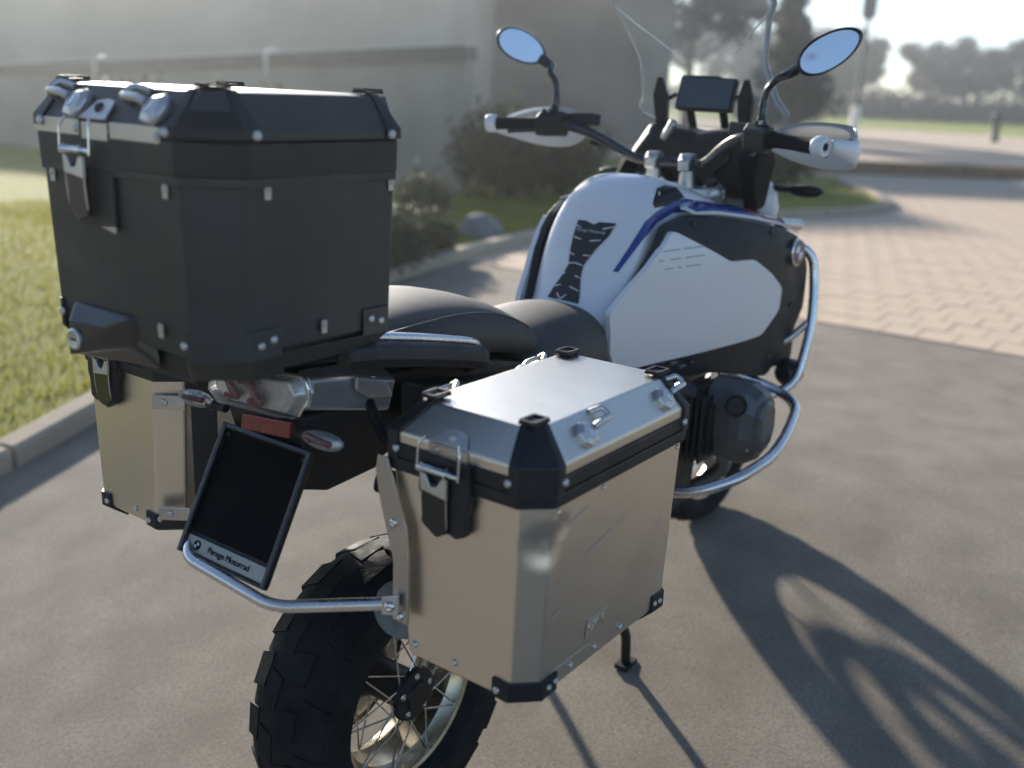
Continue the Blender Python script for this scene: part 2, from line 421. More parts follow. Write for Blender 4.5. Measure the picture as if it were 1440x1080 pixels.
def bail_latch(parent, c, wv, up, out, scale=1.0, metal='cast_metal', plate=True):
    """over-centre latch: base plate, clip, roller and wire bail; c = roller centre, wv = width axis"""
    wv = Vector(wv).normalized(); up = Vector(up).normalized(); out = Vector(out).normalized(); c = Vector(c)
    f = lambda a, h, o: c + wv * a * scale + up * h * scale + out * o * scale
    if plate:
        pl = [(-.047, .016), (.047, .016), (.049, -.045), (.043, -.060), (.043, -.092), (.026, -.100), (.010, -.095), (.002, -.101), (-.010, -.108), (-.036, -.094), (-.040, -.052), (-.046, -.040), (-.046, -.012)]
        MB().ext([f(a, h, -.0145) for a, h in pl], out * .014 * scale).build('latch_plate', 'black_plastic', parent, bevel=.002)
    lv = MB(); lv.ext([f(a, h, -.002) for a, h in [(-.032, -.018), (.012, -.026), (.014, -.094), (-.010, -.102), (-.034, -.086)]], out * .008 * scale)
    lever = lv.build('latch_lever', 'black_gloss', parent, bevel=.0015)
    for a in (-.0335, .0135):
        MB().tube([f(a, -.012, .006), f(a, -.050, .007), f(a * .98, -.086, .004)], .0012 * scale, 6).build('lever_edge', 'chrome', lever, smooth=40)
    cl = MB(); cl.ext([f(a, h, .0035) for a, h in [(-.036, -.008), (-.026, -.008), (-.016, -.026), (-.004, -.024), (.004, -.010), (.014, -.008), (.014, -.040), (-.034, -.034)]], out * .006 * scale)
    cl.build('latch_clip', metal, lever, bevel=.001, seg=1)
    r = MB(); r.lathe(f(-.042, 0, .008), wv, [(0, 0), (0, .0035 * scale), (.008 * scale, .0035 * scale), (.008 * scale, .0075 * scale), (.012 * scale, .0055 * scale), (.052 * scale, .0055 * scale), (.055 * scale, .0085 * scale), (.058 * scale, .0085 * scale), (.058 * scale, .0040 * scale), (.078 * scale, .0040 * scale), (.078 * scale, 0)], 14)
    r.build('latch_roller', 'chrome', parent, smooth=40)
    for sgn in (-1, 1):
        MB().tube(fillet([f(sgn * .038 - .002, -.006, .010), f(sgn * .038 - .002, .034, .008), f(sgn * .031, .046, .003)], .008 * scale, 4), .0017 * scale, 7).build('wire_bail', 'chrome', parent, smooth=40)

def make_pannier(s, x0, x1, oi, oo, label, inner_ch=0.0, right=True):
    z0, zb, zs, zt = 0.468, 0.776, 0.836, 0.882
    root = thing('pannier', (0.5 * (x0 + x1), s * 0.5 * (oi + oo), z0), label, 'pannier', 'aluminium panniers on the motorcycle')
    c = 0.037; ci = inner_ch if inner_ch else 0.012; t = 0.007
    ring = lambda z, d, ti=0.0: oct_ring(x0 - d, x1 + d, oi - d + ti, oo + d, c + d * .4, ci, z, s)
    # body, slightly narrower at the foot, with a stepped base rail
    body = MB().loft([ring(z0 - .006, -t - .010, .03), ring(z0, -t - .001, .024), ring(zb + .03, 0)])
    b = body.build('case_body', 'aluminium', root, bevel=.004)
    MB().loft([ring(zb, .0055), ring(zb + .020, .0062)]).build('rim_band', 'black_plastic', root, bevel=.0018)
    MB().loft([ring(zb + .0215, .0050), ring(zb + .0430, .0060)]).build('lid_band', 'black_plastic', root, bevel=.0018)
    lid = MB().loft([ring(zb + .042, .003), ring(zs, .003), oct_ring(x0 + .036, x1 - .036, oi + .036, oo - .036, .022, .01, zt, s)])
    ld = lid.build('lid', 'lid_aluminium', root, bevel=.003)
    d = .0075
    # corner caps: front/rear and outer/inner
    for xe, sx in ((x0, 1), (x1, -1)):
        for oe, so_, cc in ((oo, -1, c), (oi, 1, ci)):
            lv = []
            for z, off, ins, leg in ((zb + .020, d, 0, .018), (zs - .004, d, 0, .018), (zs + .001, d, .0, .018), (zt + .003, .003, .036, .012), (zt + .004, .0, .048, .004)):
                cx = cc + .003 if ins < .03 else .018
                X = lambda q: xe - sx * off + sx * (ins + q)
                O = lambda q: oe - so_ * off + so_ * (ins + q)
                lv.append([V(X(0), s * O(cx + leg), z), V(X(0), s * O(cx), z), V(X(cx), s * O(0), z), V(X(cx + leg), s * O(0), z)])
            cp = corner_cap(root, lv)
            tie_ring(cp, V(xe + sx * .050, s * (oe + so_ * .050), zt + .004), (sx, 0, 0), (0, s, 0))
            rivet(cp, V(xe - sx * (d + .0005), s * (oe + so_ * (cc + .012)), zb + .036), (-sx, 0, 0), .0062)
            rivet(cp, V(xe + sx * (cc + .012), s * (oe - so_ * (d + .0005)), zb + .036), (0, -s * so_, 0), .0062)
    # lashing hooks on the long slopes
    for xq in (x0 + .135, x1 - .085):
        tie_hook(root, V(xq, s * (oo - .015), .856), (1, 0, 0), (0, -s * .036, .046), 1.0)
    for xq in (x0 + .085, x1 - .130):
        tie_hook(root, V(xq, s * (oi + .015), .856), (1, 0, 0), (0, s * .036, .046), 1.0)
    # rear latch with its hinge plate on the lid
    om = oo - .158 if right else oo - .105
    bail_latch(root, V(x0 - .016, s * om, .804), (0, s, 0), (0, 0, 1), (-1, 0, 0))
    tab = MB().ext([V(x0 - .0035, s * (om + a), z) for a, z in [(-.036, .816), (.036, .816), (.036, .838), (-.036, .838)]], (-.003, 0, 0))
    tb = tab.build('hinge_plate', 'steel', root, bevel=.001, seg=1)
    sl = V(.036, 0, .046).normalized(); nn = V(-.046, 0, .036).normalized()
    base = V(x0 - .002, s * om, .838) + nn * .001
    tp = MB().ext([base + V(0, s * a, 0) + sl * h for a, h in [(-.034, 0), (.034, 0), (.026, .018), (.016, .024), (-.006, .024), (-.022, .014)]], nn * .003)
    tp.build('hinge_tab', 'cast_metal', tb, bevel=.001, seg=1)
    rivet(tb, base + sl * .012 + nn * .003 + V(0, s * .002, 0), nn, .006)
    for a in (-.019, .019): rivet(tb, V(x0 - .0065, s * (om + a), .829), (-1, 0, 0), .0055, 'steel')
    # body rivets
    for xq in (x0 + .048, x0 + .17, x1 - .05): rivet(b, V(xq, s * (oo + .0008), zb - .010), (0, s, 0), .0042, 'aluminium')
    for xq in (x0 + .12, x0 + .19, x0 + .27): rivet(b, V(xq, s * (oo - t + .001), z0 + .018), (0, s, 0), .0050)
    for oq in (oi + .055, oi + .135): rivet(b, V(x0 + t - .001, s * oq, z0 + .020), (-1, 0, 0), .0058)
    # bottom guards
    for xe, sx, oe, so2, c2, t2 in ((x0, 1, oo, 1, c, t), (x1, -1, oo, 1, c, t)) + (((x0, 1, oi + .024, -1, ci, t),) if not right else ()):
        g = MB(); dd = .004
        X = lambda q, o: xe + sx * (t + q) - sx * o
        O = lambda q, o: oe - so2 * (t + q - o)
        tops = [(0, c2 + .030), (0, c2), (c2, 0), (c2 + .040, 0)]
        lvls = []
        for z, off in ((z0 + .026, dd), (z0 - .004, dd), (z0 - .022, -.020)):
            lvls.append([V(X(a, off), s * O(o, off), z + (0.0 if i in (1, 2) else 0.002)) for i, (a, o) in enumerate(tops)])
        g.loft(lvls, caps=False, closed=False)
        gd = g.build('bottom_guard', 'black_plastic', root, solid=.005, bevel=.001, seg=1)
        rivet(gd, V(xe + sx * t - sx * (dd + .0006), s * (oe - so2 * (t + c2 + .016)), z0 + .010), (-sx, 0, 0), .0060)
        rivet(gd, V(xe + sx * (t + c2 + .012), s * (oe - so2 * (t - dd - .0006)), z0 + .012), (0, s * so2, 0), .0050)
        rivet(gd, V(xe + sx * (t + c2 + .030), s * (oe - so2 * (t - dd - .0006)), z0 + .014), (0, s * so2, 0), .0050)
    return root, b

pr, pr_body = make_pannier(-1, -.298, .160, .301, .580, 'silver aluminium pannier in the foreground above the rear wheel, dented at its corner')
pl, pl_body = make_pannier(1, -.278, .165, .272, .562, 'silver aluminium pannier below the black top case, beside the number plate', inner_ch=.040, right=False)
tag(pr); tag(pl)
# raised maker's word on the near pannier
lg = MB().ext([V(-.142, -.5745, .512), V(-.084, -.5745, .512), V(-.080, -.5745, .546), V(-.138, -.5745, .546)], (0, -.0010, 0))
lg.build('logo_panel', 'aluminium', pr_body, bevel=.0008, seg=1)
text_mesh('logo_word', 'GIVI', .026, 'aluminium', pr_body, V(-.111, -.5758, .529), (1, 0, 0), (0, 0, 1), .0010)
# long scratches on the outer face
for a, b_ in [((-.225, .735), (-.165, .748)), ((-.165, .666), (-.085, .683)), ((-.07, .688), (-.045, .694)), ((-.243, .640), (-.222, .646)), ((-.243, .592), (-.222, .601)), ((.06, .640), (.080, .645)), ((-.235, .4995), (-.13, .5005))]:
    p = V(a[0], -.5805 + (.776 - a[1]) * .0226, a[1]); q = V(b_[0], -.5805 + (.776 - b_[1]) * .0226, b_[1])
    MB().tube([p, (p + q) / 2 + V(0, 0, .0008), q], .0006, 5).build('scratch', 'steel', pr_body)
# mounting lugs on the far pannier's inner corner
for z in (.735, .508):
    d = V(.5, -1, 0).normalized()
    pts = [V(-.279, .318, z + .014), V(-.279, .318, z - .014), V(-.2415, .2685, z - .014), V(-.2415, .2685, z + .014)]
    e = MB().ext(pts, (-.004, -.004, 0)); lug = e.build('mounting_lug', 'steel', pl, bevel=.002)
    rivet(lug, V(-.268, .297, z), (-1, -.9, 0), .0075, 'cast_metal', 'bolt')
# rear frame plate of the far pannier
MB().ext([V(-.236, .262, .80), V(-.236, .262, .44), V(-.205, .225, .44), V(-.205, .225, .80)], (.004, .004, 0)).build('frame_plate', 'grey_plastic', pl, bevel=.001, seg=1)

def make_topcase():
    x0, x1, hy = -.535, -.132, .220
    z0, zb, zs, zt = .957, 1.200, 1.262, 1.309
    root = thing('top_case', ((x0 + x1) / 2, 0, z0), 'large black top case with silver latch and lashing hooks on the tail rack', 'top case')
    c = .060; t = .010
    def ring(z, d, cc=None):
        cc = c if cc is None else cc
        P = [(x0 - d, hy - cc), (x0 - d, -hy + cc), (x0 + cc, -hy - d), (x1 - cc, -hy - d), (x1 + d, -hy + cc), (x1 + d, hy - cc), (x1 - cc, hy + d), (x0 + cc, hy + d)]
        return [V(x, y, z) for x, y in P]
    body = MB().loft([ring(z0 - .012, -t - .02), ring(z0, -t - .001), ring(z0 + .01, -t), ring(zb + .02, 0)])
    b = body.build('case_body', 'black_coated', root, bevel=.004)
    MB().loft([ring(zb - .012, .0022), ring(zb - .010, .003), ring(zb, .003)], caps=False).build('body_seam', 'black_coated', b)
    MB().loft([ring(zb, .0045), ring(zb + .046, .0060)]).build('rim_band', 'black_plastic', root, bevel=.0018)
    lid = MB().loft([ring(zb + .0475, .003), ring(zs, .003), ring(zt, -.034, .045), ring(zt + .003, -.09, .06)])
    lid.build('lid', 'black_coated', root, bevel=.003)
    d = .0068
    for sx, xe in ((1, x0), (-1, x1)):
        for sy in (-1, 1):
            lv = []
            for z, off, ins, leg, cx in ((zb + .049, d, 0, .030, c), (zs - .002, d, 0, .030, c), (zs + .002, d, 0, .026, c), (zt + .003, .003, .036, .014, .030), (zt + .004, 0, .050, .006, .018)):
                X = lambda q: xe - sx * off + sx * (ins + q)
                Y = lambda q: sy * (hy + off - ins - q)
                lv.append([V(X(0), Y(cx + leg), z), V(X(0), Y(cx), z), V(X(cx), Y(0), z), V(X(cx + leg), Y(0), z)])
            cp = corner_cap(root, lv)
            tie_ring(cp, V(xe + sx * .058, sy * (hy - .058), zt + .0045), (sx, 0, 0), (0, sy, 0))
            rivet(cp, V(xe - sx * (d + .0006), sy * (hy - c - .014), zb + .056), (-sx, 0, 0), .0070)
            rivet(cp, V(xe + sx * (c + .014), sy * (hy + d + .0006), zb + .056), (0, sy, 0), .0070)
            # folded bottom guard with stepped top edge
            lv2 = []
            leg = .055
            a = .0052
            X = lambda q, o: xe + sx * (t + q) - sx * o
            Y = lambda q, o: sy * (hy - t - q + o)
            for zt_, off in ((z0 + .036, a), (z0 - .006, a), (z0 - .044, -.022)):
                row = [(0, c + .006), (0, c), (c, 0), (c + leg, 0)]
                lv2.append([V(X(p, off), Y(q, off), zt_) for p, q in row])
            g = MB(); g.loft(lv2, caps=False, closed=False)
            gd = g.build('bottom_guard', 'black_coated', root, solid=.004, bevel=.001, seg=1)
            rivet(gd, V(xe + sx * t - sx * (a + .0006), sy * (hy - t - c - .001), z0 + .016), (-sx, 0, 0), .0062)
            rivet(gd, V(xe + sx * (t + c + .012), sy * (hy - t + a + .0006), z0 + .014), (0, sy, 0), .0060)
            rivet(gd, V(xe + sx * (t + c + .034), sy * (hy - t + a + .0006), z0 + .020), (0, sy, 0), .0060)
    # lower edge rail joining the guards along the sides
    for sy in (-1, 1):
        MB().ext([V(x0 + .10, sy * (hy - t + .002), z0 - .004), V(x1 - .10, sy * (hy - t + .002), z0 - .004), V(x1 - .10, sy * (hy - t - .012), z0 - .030), V(x0 + .10, sy * (hy - t - .012), z0 - .030)], (0, sy * .004, 0)).build('edge_rail', 'black_coated', root, bevel=.001, seg=1)
    # silver clips under the rim
    def clip(p, nrm, wv, h=.020, wd=.011):
        p = Vector(p); nrm = Vector(nrm).normalized(); wv = Vector(wv).normalized()
        k = MB().ext([p + wv * a + V(0, 0, zz) for a, zz in [(-wd / 2, h / 2), (wd / 2, h / 2), (wd / 2, -h / 2), (-wd / 2, -h / 2)]], nrm * .003)
        o = k.build('rim_clip', 'steel', root, bevel=.001, seg=1)
        rivet(o, p + nrm * .003 + V(0, 0, .003), nrm, .0042, 'steel')
    for y in (.136, -.132): clip(V(x0 + .0005, y, 1.180), (-1, 0, 0), (0, 1, 0))
    for x in (x0 + .095, x1 - .068):
        clip(V(x, -hy + .0005, 1.182), (0, -1, 0), (1, 0, 0)); clip(V(x, hy - .0005, 1.182), (0, 1, 0), (1, 0, 0))
    clip(V(x0 + t - .004, -.098, .985), (-1, 0, 0), (0, 1, 0)); clip(V(-.335, -hy + t - .004, .980), (0, -1, 0), (1, 0, 0))
    # silver lip with two lashing hooks and a centre tab on the rear slope
    for y0, y1 in ((.165, .052), (-.022, -.132)):
        l = MB().ext([V(x0 - .0035, y0, 1.262), V(x0 - .0035, y1, 1.262), V(x0 - .0035, y1, 1.240), V(x0 - .0035, y0, 1.240)], (-.003, 0, 0))
        lo = l.build('lid_lip', 'steel', root, bevel=.001, seg=1)
        rivet(lo, V(x0 - .0066, y1 + .006, 1.250), (-1, 0, 0), .006)
    l = MB().ext([V(x0 - .0032, .046, 1.260), V(x0 - .0032, -.016, 1.260), V(x0 - .0032, -.016, 1.236), V(x0 - .0032, .046, 1.236)], (-.003, 0, 0))
    hp = l.build('hinge_plate', 'steel', root, bevel=.001, seg=1)
    sl = V(.034, 0, .047).normalized(); nn = V(-.047, 0, .034).normalized()
    base = V(x0 - .004, .015, 1.262) + nn * .002
    tpm = MB().ext([base + V(0, a, 0) + sl * h for a, h in [(.034, 0), (-.030, 0), (-.030, .030), (-.012, .034), (.010, .030)]], nn * .003)
    tpm.build('hinge_tab', 'cast_metal', hp, bevel=.001, seg=1)
    rivet(hp, base + sl * .018 + nn * .003 - V(0, .004, 0), nn, .008, 'black_plastic', 'tab_hole')
    for y in (.095, -.085):
        tie_hook(root, V(x0 + .010, y - .02, 1.280), (0, 1, 0), sl, 1.12)
    bail_latch(root, V(x0 - .014, .036, 1.222), (0, -1, 0), (0, 0, 1), (-1, 0, 0), .95, plate=False)
    # recess moulding below the latch
    rec = MB().ext([V(x0 + .001, .065, 1.200), V(x0 + .001, -.020, 1.200), V(x0 + .001, -.020, 1.116), V(x0 + .001, .065, 1.116)], (-.006, 0, 0))
    rc = rec.build('latch_plate', 'black_plastic', root, bevel=.0015)
    MB().ext([V(x0 - .0055, .010, 1.118), V(x0 - .0055, -.024, 1.112), V(x0 - .0055, -.024, 1.121)], (-.002, 0, 0)).build('plate_edge', 'steel', rc)
    # mounting plate and lock
    lk = MB().loft([[V(x, y, z) for x, y, z in ((-.505, .118, .995), (-.505, -.045, .995), (-.505, -.060, .915), (-.505, .118, .905))],
                    [V(x, y, z) for x, y, z in ((-.533, .112, .994), (-.533, -.030, .994), (-.530, -.030, .950), (-.536, .112, .912))],
                    [V(x, y, z) for x, y, z in ((-.548, .106, .968), (-.544, .020, .972), (-.542, .030, .935), (-.552, .106, .915))]])
    lo = lk.build('lock_housing', 'black_gloss', root, bevel=.005, seg=3)
    MB().lathe(V(-.546, .089, .943), (-1, 0, 0), [(0, 0), (0, .0165), (.006, .0165), (.008, .013), (.007, .011), (.007, 0)], 24).build('lock_cylinder', 'cast_metal', lo, smooth=40)
    MB().box((-.5537, .089, .943), (.001, .012, .003)).build('key_slot', 'black_plastic', lo)
    MB().loft([[V(-.50, .13, z), V(-.50, -.13, z), V(-.20, -.13, z), V(-.20, .13, z)] for z in (.905, .948)]).build('mounting_plate', 'black_plastic', root, bevel=.006)
    root.location.y += .010
    return root
make_topcase()

# dent pressed into the near pannier's corner, below the rim
def dent():
    m = MATS['aluminium'].copy(); m.name = 'aluminium_dented'; t = m.node_tree; L = t.links.new; b = t.nodes['Principled BSDF']
    tc = [n for n in t.nodes if n.type == 'TEX_COORD'][0]; old = [n for n in t.nodes if n.type == 'BUMP'][0]; hs = None
    for P, r0, r1, k in ((V(-.268, -.573, .715), .0, .048, 1.0), (V(-.235, -.582, .738), .0, .030, .5), (V(-.10, -.58, .64), .0, .16, .35), (V(.06, -.58, .56), .0, .12, .3)):
        d = t.nodes.new('ShaderNodeVectorMath'); d.operation = 'DISTANCE'; L(tc.outputs['Object'], d.inputs[0]); d.inputs[1].default_value = P - WL[pr_body.name]
        r = t.nodes.new('ShaderNodeMapRange'); r.interpolation_type = 'SMOOTHERSTEP'; r.inputs[1].default_value = r0; r.inputs[2].default_value = r1; r.inputs[3].default_value = -k; r.inputs[4].default_value = 0; L(d.outputs['Value'], r.inputs[0])
        if hs is None: hs = r.outputs[0]
        else:
            a = t.nodes.new('ShaderNodeMath'); L(hs, a.inputs[0]); L(r.outputs[0], a.inputs[1]); hs = a.outputs[0]
    bp = t.nodes.new('ShaderNodeBump'); bp.inputs['Strength'].default_value = .55; bp.inputs['Distance'].default_value = .012
    L(hs, bp.inputs['Height']); L(old.outputs[0], bp.inputs['Normal']); L(bp.outputs[0], b.inputs['Normal'])
    pr_body.data.materials[0] = m
dent()
MIRN = {-1: V(-.86, -.10, .14).normalized(), 1: V(-.80, -.30, .14).normalized()}; MIRA = {-1: 33, 1: -24}

# ------------------------------------------------------------------ motorcycle
AX = V(.03, 0, .115); FAX = V(1.504, 0, .330)
bike = thing('motorcycle', (.03, 0, gz(.03)), 'white and black adventure touring motorcycle with blue and red tank stripe', 'motorcycle')

def tyre_mesh(c, Rr, hw, rim, knobs, kl, kw, kh):
    n = 96; prof = [(-hw * .70, rim), (-hw * .93, rim + .018), (-hw, rim + (Rr - rim) * .45), (-hw * .95, rim + (Rr - rim) * .72), (-hw * .78, Rr - .020), (-hw * .45, Rr - .006), (0, Rr), (hw * .45, Rr - .006), (hw * .78, Rr - .020), (hw * .95, rim + (Rr - rim) * .72), (hw, rim + (Rr - rim) * .45), (hw * .93, rim + .018), (hw * .70, rim)]
    rings = []
    for k in range(n):
        a = 2 * math.pi * k / n
        rings.append([c + V(r * math.cos(a), y, r * math.sin(a)) for y, r in prof])
    rings.append(rings[0]); mb = MB().loft(rings, caps=False)
    def block(a, y0, y1, r0, r1, la, skew):
        vs = []
        for (y, r) in ((y0, r0), (y1, r1)):
            for sg in (-1, 1):
                for h, sh in ((-.012, 1.0), (kh, .86)):
                    aa = a + sg * la * sh / Rr + skew * y
                    vs.append(c + V((r + h) * math.cos(aa), y, (r + h) * math.sin(aa)))
        mb.add(vs, [(0, 1, 3, 2), (4, 6, 7, 5), (0, 4, 5, 1), (2, 3, 7, 6), (0, 2, 6, 4), (1, 5, 7, 3)])
    for k in range(knobs):
        a = 2 * math.pi * k / knobs
        for sg in (-1, 1):
            b = a + (math.pi / knobs if sg > 0 else 0)
            block(b, sg * hw * .50, sg * hw * .97, Rr - .008, Rr - .030, kl, sg * .9)
            block(b + math.pi / knobs * .9, sg * hw * .05, sg * hw * .44, Rr - .001, Rr - .006, kl * .9, sg * -.8)
    return mb

UNIT = {}
def spoke(parent, a, b, r, m='chrome'):
    if m not in UNIT:
        o = MB().cyl((0, 0, -.5), (0, 0, .5), 1.0, n=7).build('spoke', m, None, smooth=40); UNIT[m] = o.data; bpy.data.objects.remove(o)
    d = b - a
    share('spoke', UNIT[m], parent, (a + b) / 2, d.to_track_quat('Z', 'Y'), (r, r, d.length))

def ring_lathe(c, prof, n=72):
    rings = []
    for k in range(n):
        a = 2 * math.pi * k / n; rings.append([c + V(r * math.cos(a), y, r * math.sin(a)) for y, r in prof])
    rings.append(rings[0]); return MB().loft(rings, caps=False)

def wheel(name, c, Rr, hw, rimr, ns, knobs, rw):
    wroot = ring_lathe(c, [(-rw, rimr + .010), (-rw - .004, rimr + .004), (-rw, rimr - .006), (-rw * .75, rimr - .010), (-rw * .55, rimr - .022), (rw * .55, rimr - .022), (rw * .75, rimr - .010), (rw, rimr - .006), (rw + .004, rimr + .004), (rw, rimr + .010), (rw * .6, rimr - .012), (-rw * .6, rimr - .012)]).build(name, 'rim_metal', bike, smooth=35)
    tyre_mesh(c, Rr, hw, rimr + .002, knobs, .040 if hw > .07 else .015, .03, .0035 if hw > .07 else .004).build('tyre', 'rubber', wroot, smooth=28)
    hub = MB().lathe(c + V(0, -.085, 0), (0, 1, 0), [(0, 0), (0, .030), (.006, .034), (.010, .056), (.020, .060), (.026, .046), (.05, .042), (.12, .042), (.145, .058), (.155, .060), (.165, .05), (.165, 0)], 30).build('hub', 'engine_black', wroot, smooth=35)
    for k in range(5):
        a = 2 * math.pi * k / 5 + .3; rivet(hub, c + V(.042 * math.cos(a), -.0745, .042 * math.sin(a)), (0, -1, 0), .0085, 'steel', 'wheel_bolt')
    for k in range(ns):
        for sg in (-1, 1):
            a = 2 * math.pi * (k + (.25 if sg > 0 else 0)) / ns
            for q in (-1, 1):
                h = c + V(.056 * math.cos(a + q * .12), sg * (.066), .056 * math.sin(a + q * .12))
                e = c + V((rimr - .008) * math.cos(a + q * .62), sg * rw * .92, (rimr - .008) * math.sin(a + q * .62))
                spoke(wroot, h, e, .0021)
    return wroot
rw_ = wheel('rear_wheel', AX + V(0, -.008, 0), .318, .103, .190, 10, 18, .066)
fw_ = wheel('front_wheel', FAX, .322, .062, .2413, 10, 34, .038)
# brake discs (front pair, rear)
for y in (-.075, .075):
    ring_lathe(FAX + V(0, y, 0), [(-.0025, .105), (.0025, .105), (.0025, .152), (-.0025, .152)], 48).build('brake_disc', 'engine_grey', fw_)
ring_lathe(AX + V(0, .098, 0), [(-.003, .085), (.003, .085), (.003, .138), (-.003, .138)], 48).build('brake_disc', 'steel', rw_)

# swingarm, final drive, shock, silencer, stand
MB().tube(cr([(.03, .135, .115), (.2, .15, .17), (.42, .13, .24), (.60, .10, .29)], 6), [.075] + [.06] * 11 + [.045] * 7, 14).build('swingarm', 'engine_black', bike, smooth=50)
MB().lathe(AX + V(0, .105, 0), (0, 1, 0), [(0, 0), (0, .165), (.03, .17), (.06, .12), (.08, 0)], 32).build('final_drive', 'engine_black', bike, smooth=40)
MB().cyl((.46, .02, .30), (.34, .02, .66), .036).build('rear_shock', 'engine_black', bike, smooth=40)
MB().tube(cr([(.62, -.17, .18), (.40, -.235, .22), (.22, -.245, .30), (-.02, -.245, .40), (-.20, -.245, .47)], 6), [.030] * 6 + [.042] * 6 + [.062] * 13, 16, flat=.8).build('silencer', 'engine_grey', bike, smooth=45)
st = MB()
st.tube(fillet([(.60, -.13, .20), (.67, -.17, .06), (.715, -.20, .005), (.726, -.20, -.096)], .03, 4), .013, 10)
st.tube(fillet([(.60, .13, .20), (.67, .17, .06), (.715, .20, .005), (.726, .20, -.096)], .03, 4), .013, 10)
st.cyl((.62, -.145, .14), (.62, .145, .14), .011, n=10); st.box((.728, -.20, -.098), (.060, .034, .012)); st.box((.728, .20, -.098), (.060, .034, .012))
st.build('centre_stand', 'engine_black', bike, smooth=40)

# frame / engine mass
MB().loft([[V(.50, y * .8, z) for y, z in ((-.13, .25), (.13, .25), (.15, .55), (.10, .68), (-.10, .68), (-.15, .55))],
           [V(.80, y, z) for y, z in ((-.06, .15), (.06, .15), (.19, .40), (.15, .70), (-.15, .70), (-.19, .45))],
           [V(1.10, y, z) for y, z in ((-.06, .17), (.06, .17), (.17, .42), (.14, .75), (-.14, .75), (-.17, .45))],
           [V(1.22, y, z) for y, z in ((-.06, .26), (.06, .26), (.13, .45), (.11, .80), (-.11, .80), (-.13, .45))]]).build('engine_block', 'engine_black', bike, bevel=.02, seg=3)
MB().loft([[V(-.16, y, z) for y, z in ((-.10, .74), (.10, .74), (.10, .84), (-.10, .84))], [V(.12, y, z) for y, z in ((-.12, .66), (.12, .66), (.12, .83), (-.12, .83))], [V(.52, y, z) for y, z in ((-.12, .50), (.12, .50), (.12, .74), (-.12, .74))]]).build('subframe', 'engine_black', bike, bevel=.012)
for sy in (-1, 1):
    # footrest hanger and tubes
    MB().tube(fillet([(.50, sy * .15, .58), (.40, sy * .18, .36), (.48, sy * .20, .30)], .03), .014, 10).build('footrest_hanger', 'engine_black', bike, smooth=40)
    MB().tube([(.48, sy * .17, .30), (.48, sy * .29, .30)], .013, 10).build('footrest', 'engine_grey', bike, smooth=40)
    # cylinder barrel with fins
    y0 = .16
    cy = MB()
    for k in range(7): cy.box((.93, sy * (.20 + k * .016), .54), (.21, .007, .17))
    cy.box((.93, sy * .23, .54), (.16, .16, .13))
    cy.build('cylinder', 'engine_black', bike, bevel=.003, seg=1)
    hd = [(.872, .600), (.890, .645), (.925, .664), (.985, .655), (1.025, .618), (1.035, .525), (1.005, .462), (.935, .444), (.895, .462), (.872, .525)]
    ring = lambda y, k, dx=0: [V(.955 + (x - .955) * k + dx, sy * y, .558 + (z - .558) * k) for x, z in hd]
    hdm = MB().loft([ring(.28, .98), ring(.35, 1.0), ring(.375, .97), ring(.405, .80), ring(.412, .70)]).build('cylinder_head', 'engine_grey', bike, bevel=.004, seg=2)
    rg = lambda y, k: [V(.940 + (x - .955) * k, sy * y, .562 + (z - .558) * k) for x, z in hd]
    MB().loft([rg(.404, .62), rg(.422, .58), rg(.426, .50)]).build('valve_cover', 'engine_grey', hdm, bevel=.005, seg=2)
    MB().lathe(V(.876, sy * .362, .612), (-1, sy * .35, .25), [(-.01, 0), (-.01, .027), (.006, .027), (.008, .024), (.003, .021), (.003, 0)], 22).build('oil_filler_cap', 'black_plastic', hdm, smooth=40)
    for x, z in ((.90, .50), (1.0, .605), (.99, .50), (.91, .62)): rivet(hdm, V(x, sy * .394, z), (0, sy, 0), .007, 'steel', 'head_bolt')
    MB().loft([[V(x, sy * .14, z) for x, z in ((.60, .24), (1.06, .24), (1.10, .50), (.58, .54))], [V(x, sy * .205, z) for x, z in ((.64, .28), (1.00, .27), (1.04, .47), (.63, .50))]]).build('engine_side_case', 'engine_black', bike, bevel=.015, seg=2)
    for x, z in ((.69, .31), (.69, .46), (.84, .30), (.97, .31)): rivet(bike, V(x, sy * .2055, z), (0, sy, 0), .008, 'steel', 'case_bolt')
    # injector / intake pipe and dark flank
    MB().tube(cr([(.62, sy * .10, .68), (.74, sy * .17, .66), (.86, sy * .24, .62)], 5), .032, 12).build('intake_pipe', 'black_plastic', bike, smooth=40)
    MB().tube(cr([(.98, sy * .27, .47), (1.10, sy * .25, .36), (1.06, sy * .15, .26), (.86, sy * .09, .20)], 6), .021, 12).build('exhaust_header', 'engine_grey', bike, smooth=40)
    MB().loft([[V(x, sy * .10, z) for x, z in ((.52, .40), (.80, .40), (.80, .72), (.52, .72))], [V(x, sy * .185, z) for x, z in ((.56, .44), (.78, .44), (.78, .69), (.56, .69))]]).build('side_cover', 'engine_black', bike, bevel=.012)
    for q in (0, 1, 2): MB().tube([(.80 + q * .03, sy * (.185 + .01 * q), .705 - q * .012), (.98 + q * .02, sy * (.20 + .01 * q), .715 - q * .012)], .006, 8).build('hose', 'engine_grey', bike, smooth=40)
    # crash bars
    MB().tube(cr([(1.28, sy * .22, .95), (1.335, sy * .285, .955), (1.366, sy * .328, .925), (1.368, sy * .345, .86), (1.345, sy * .360, .755), (1.315, sy * .362, .66), (1.283, sy * .352, .585), (1.22, sy * .30, .545), (1.15, sy * .20, .52)], 7), .0135, 12).build('tank_crash_bar', 'satin_tube', bike, smooth=50)
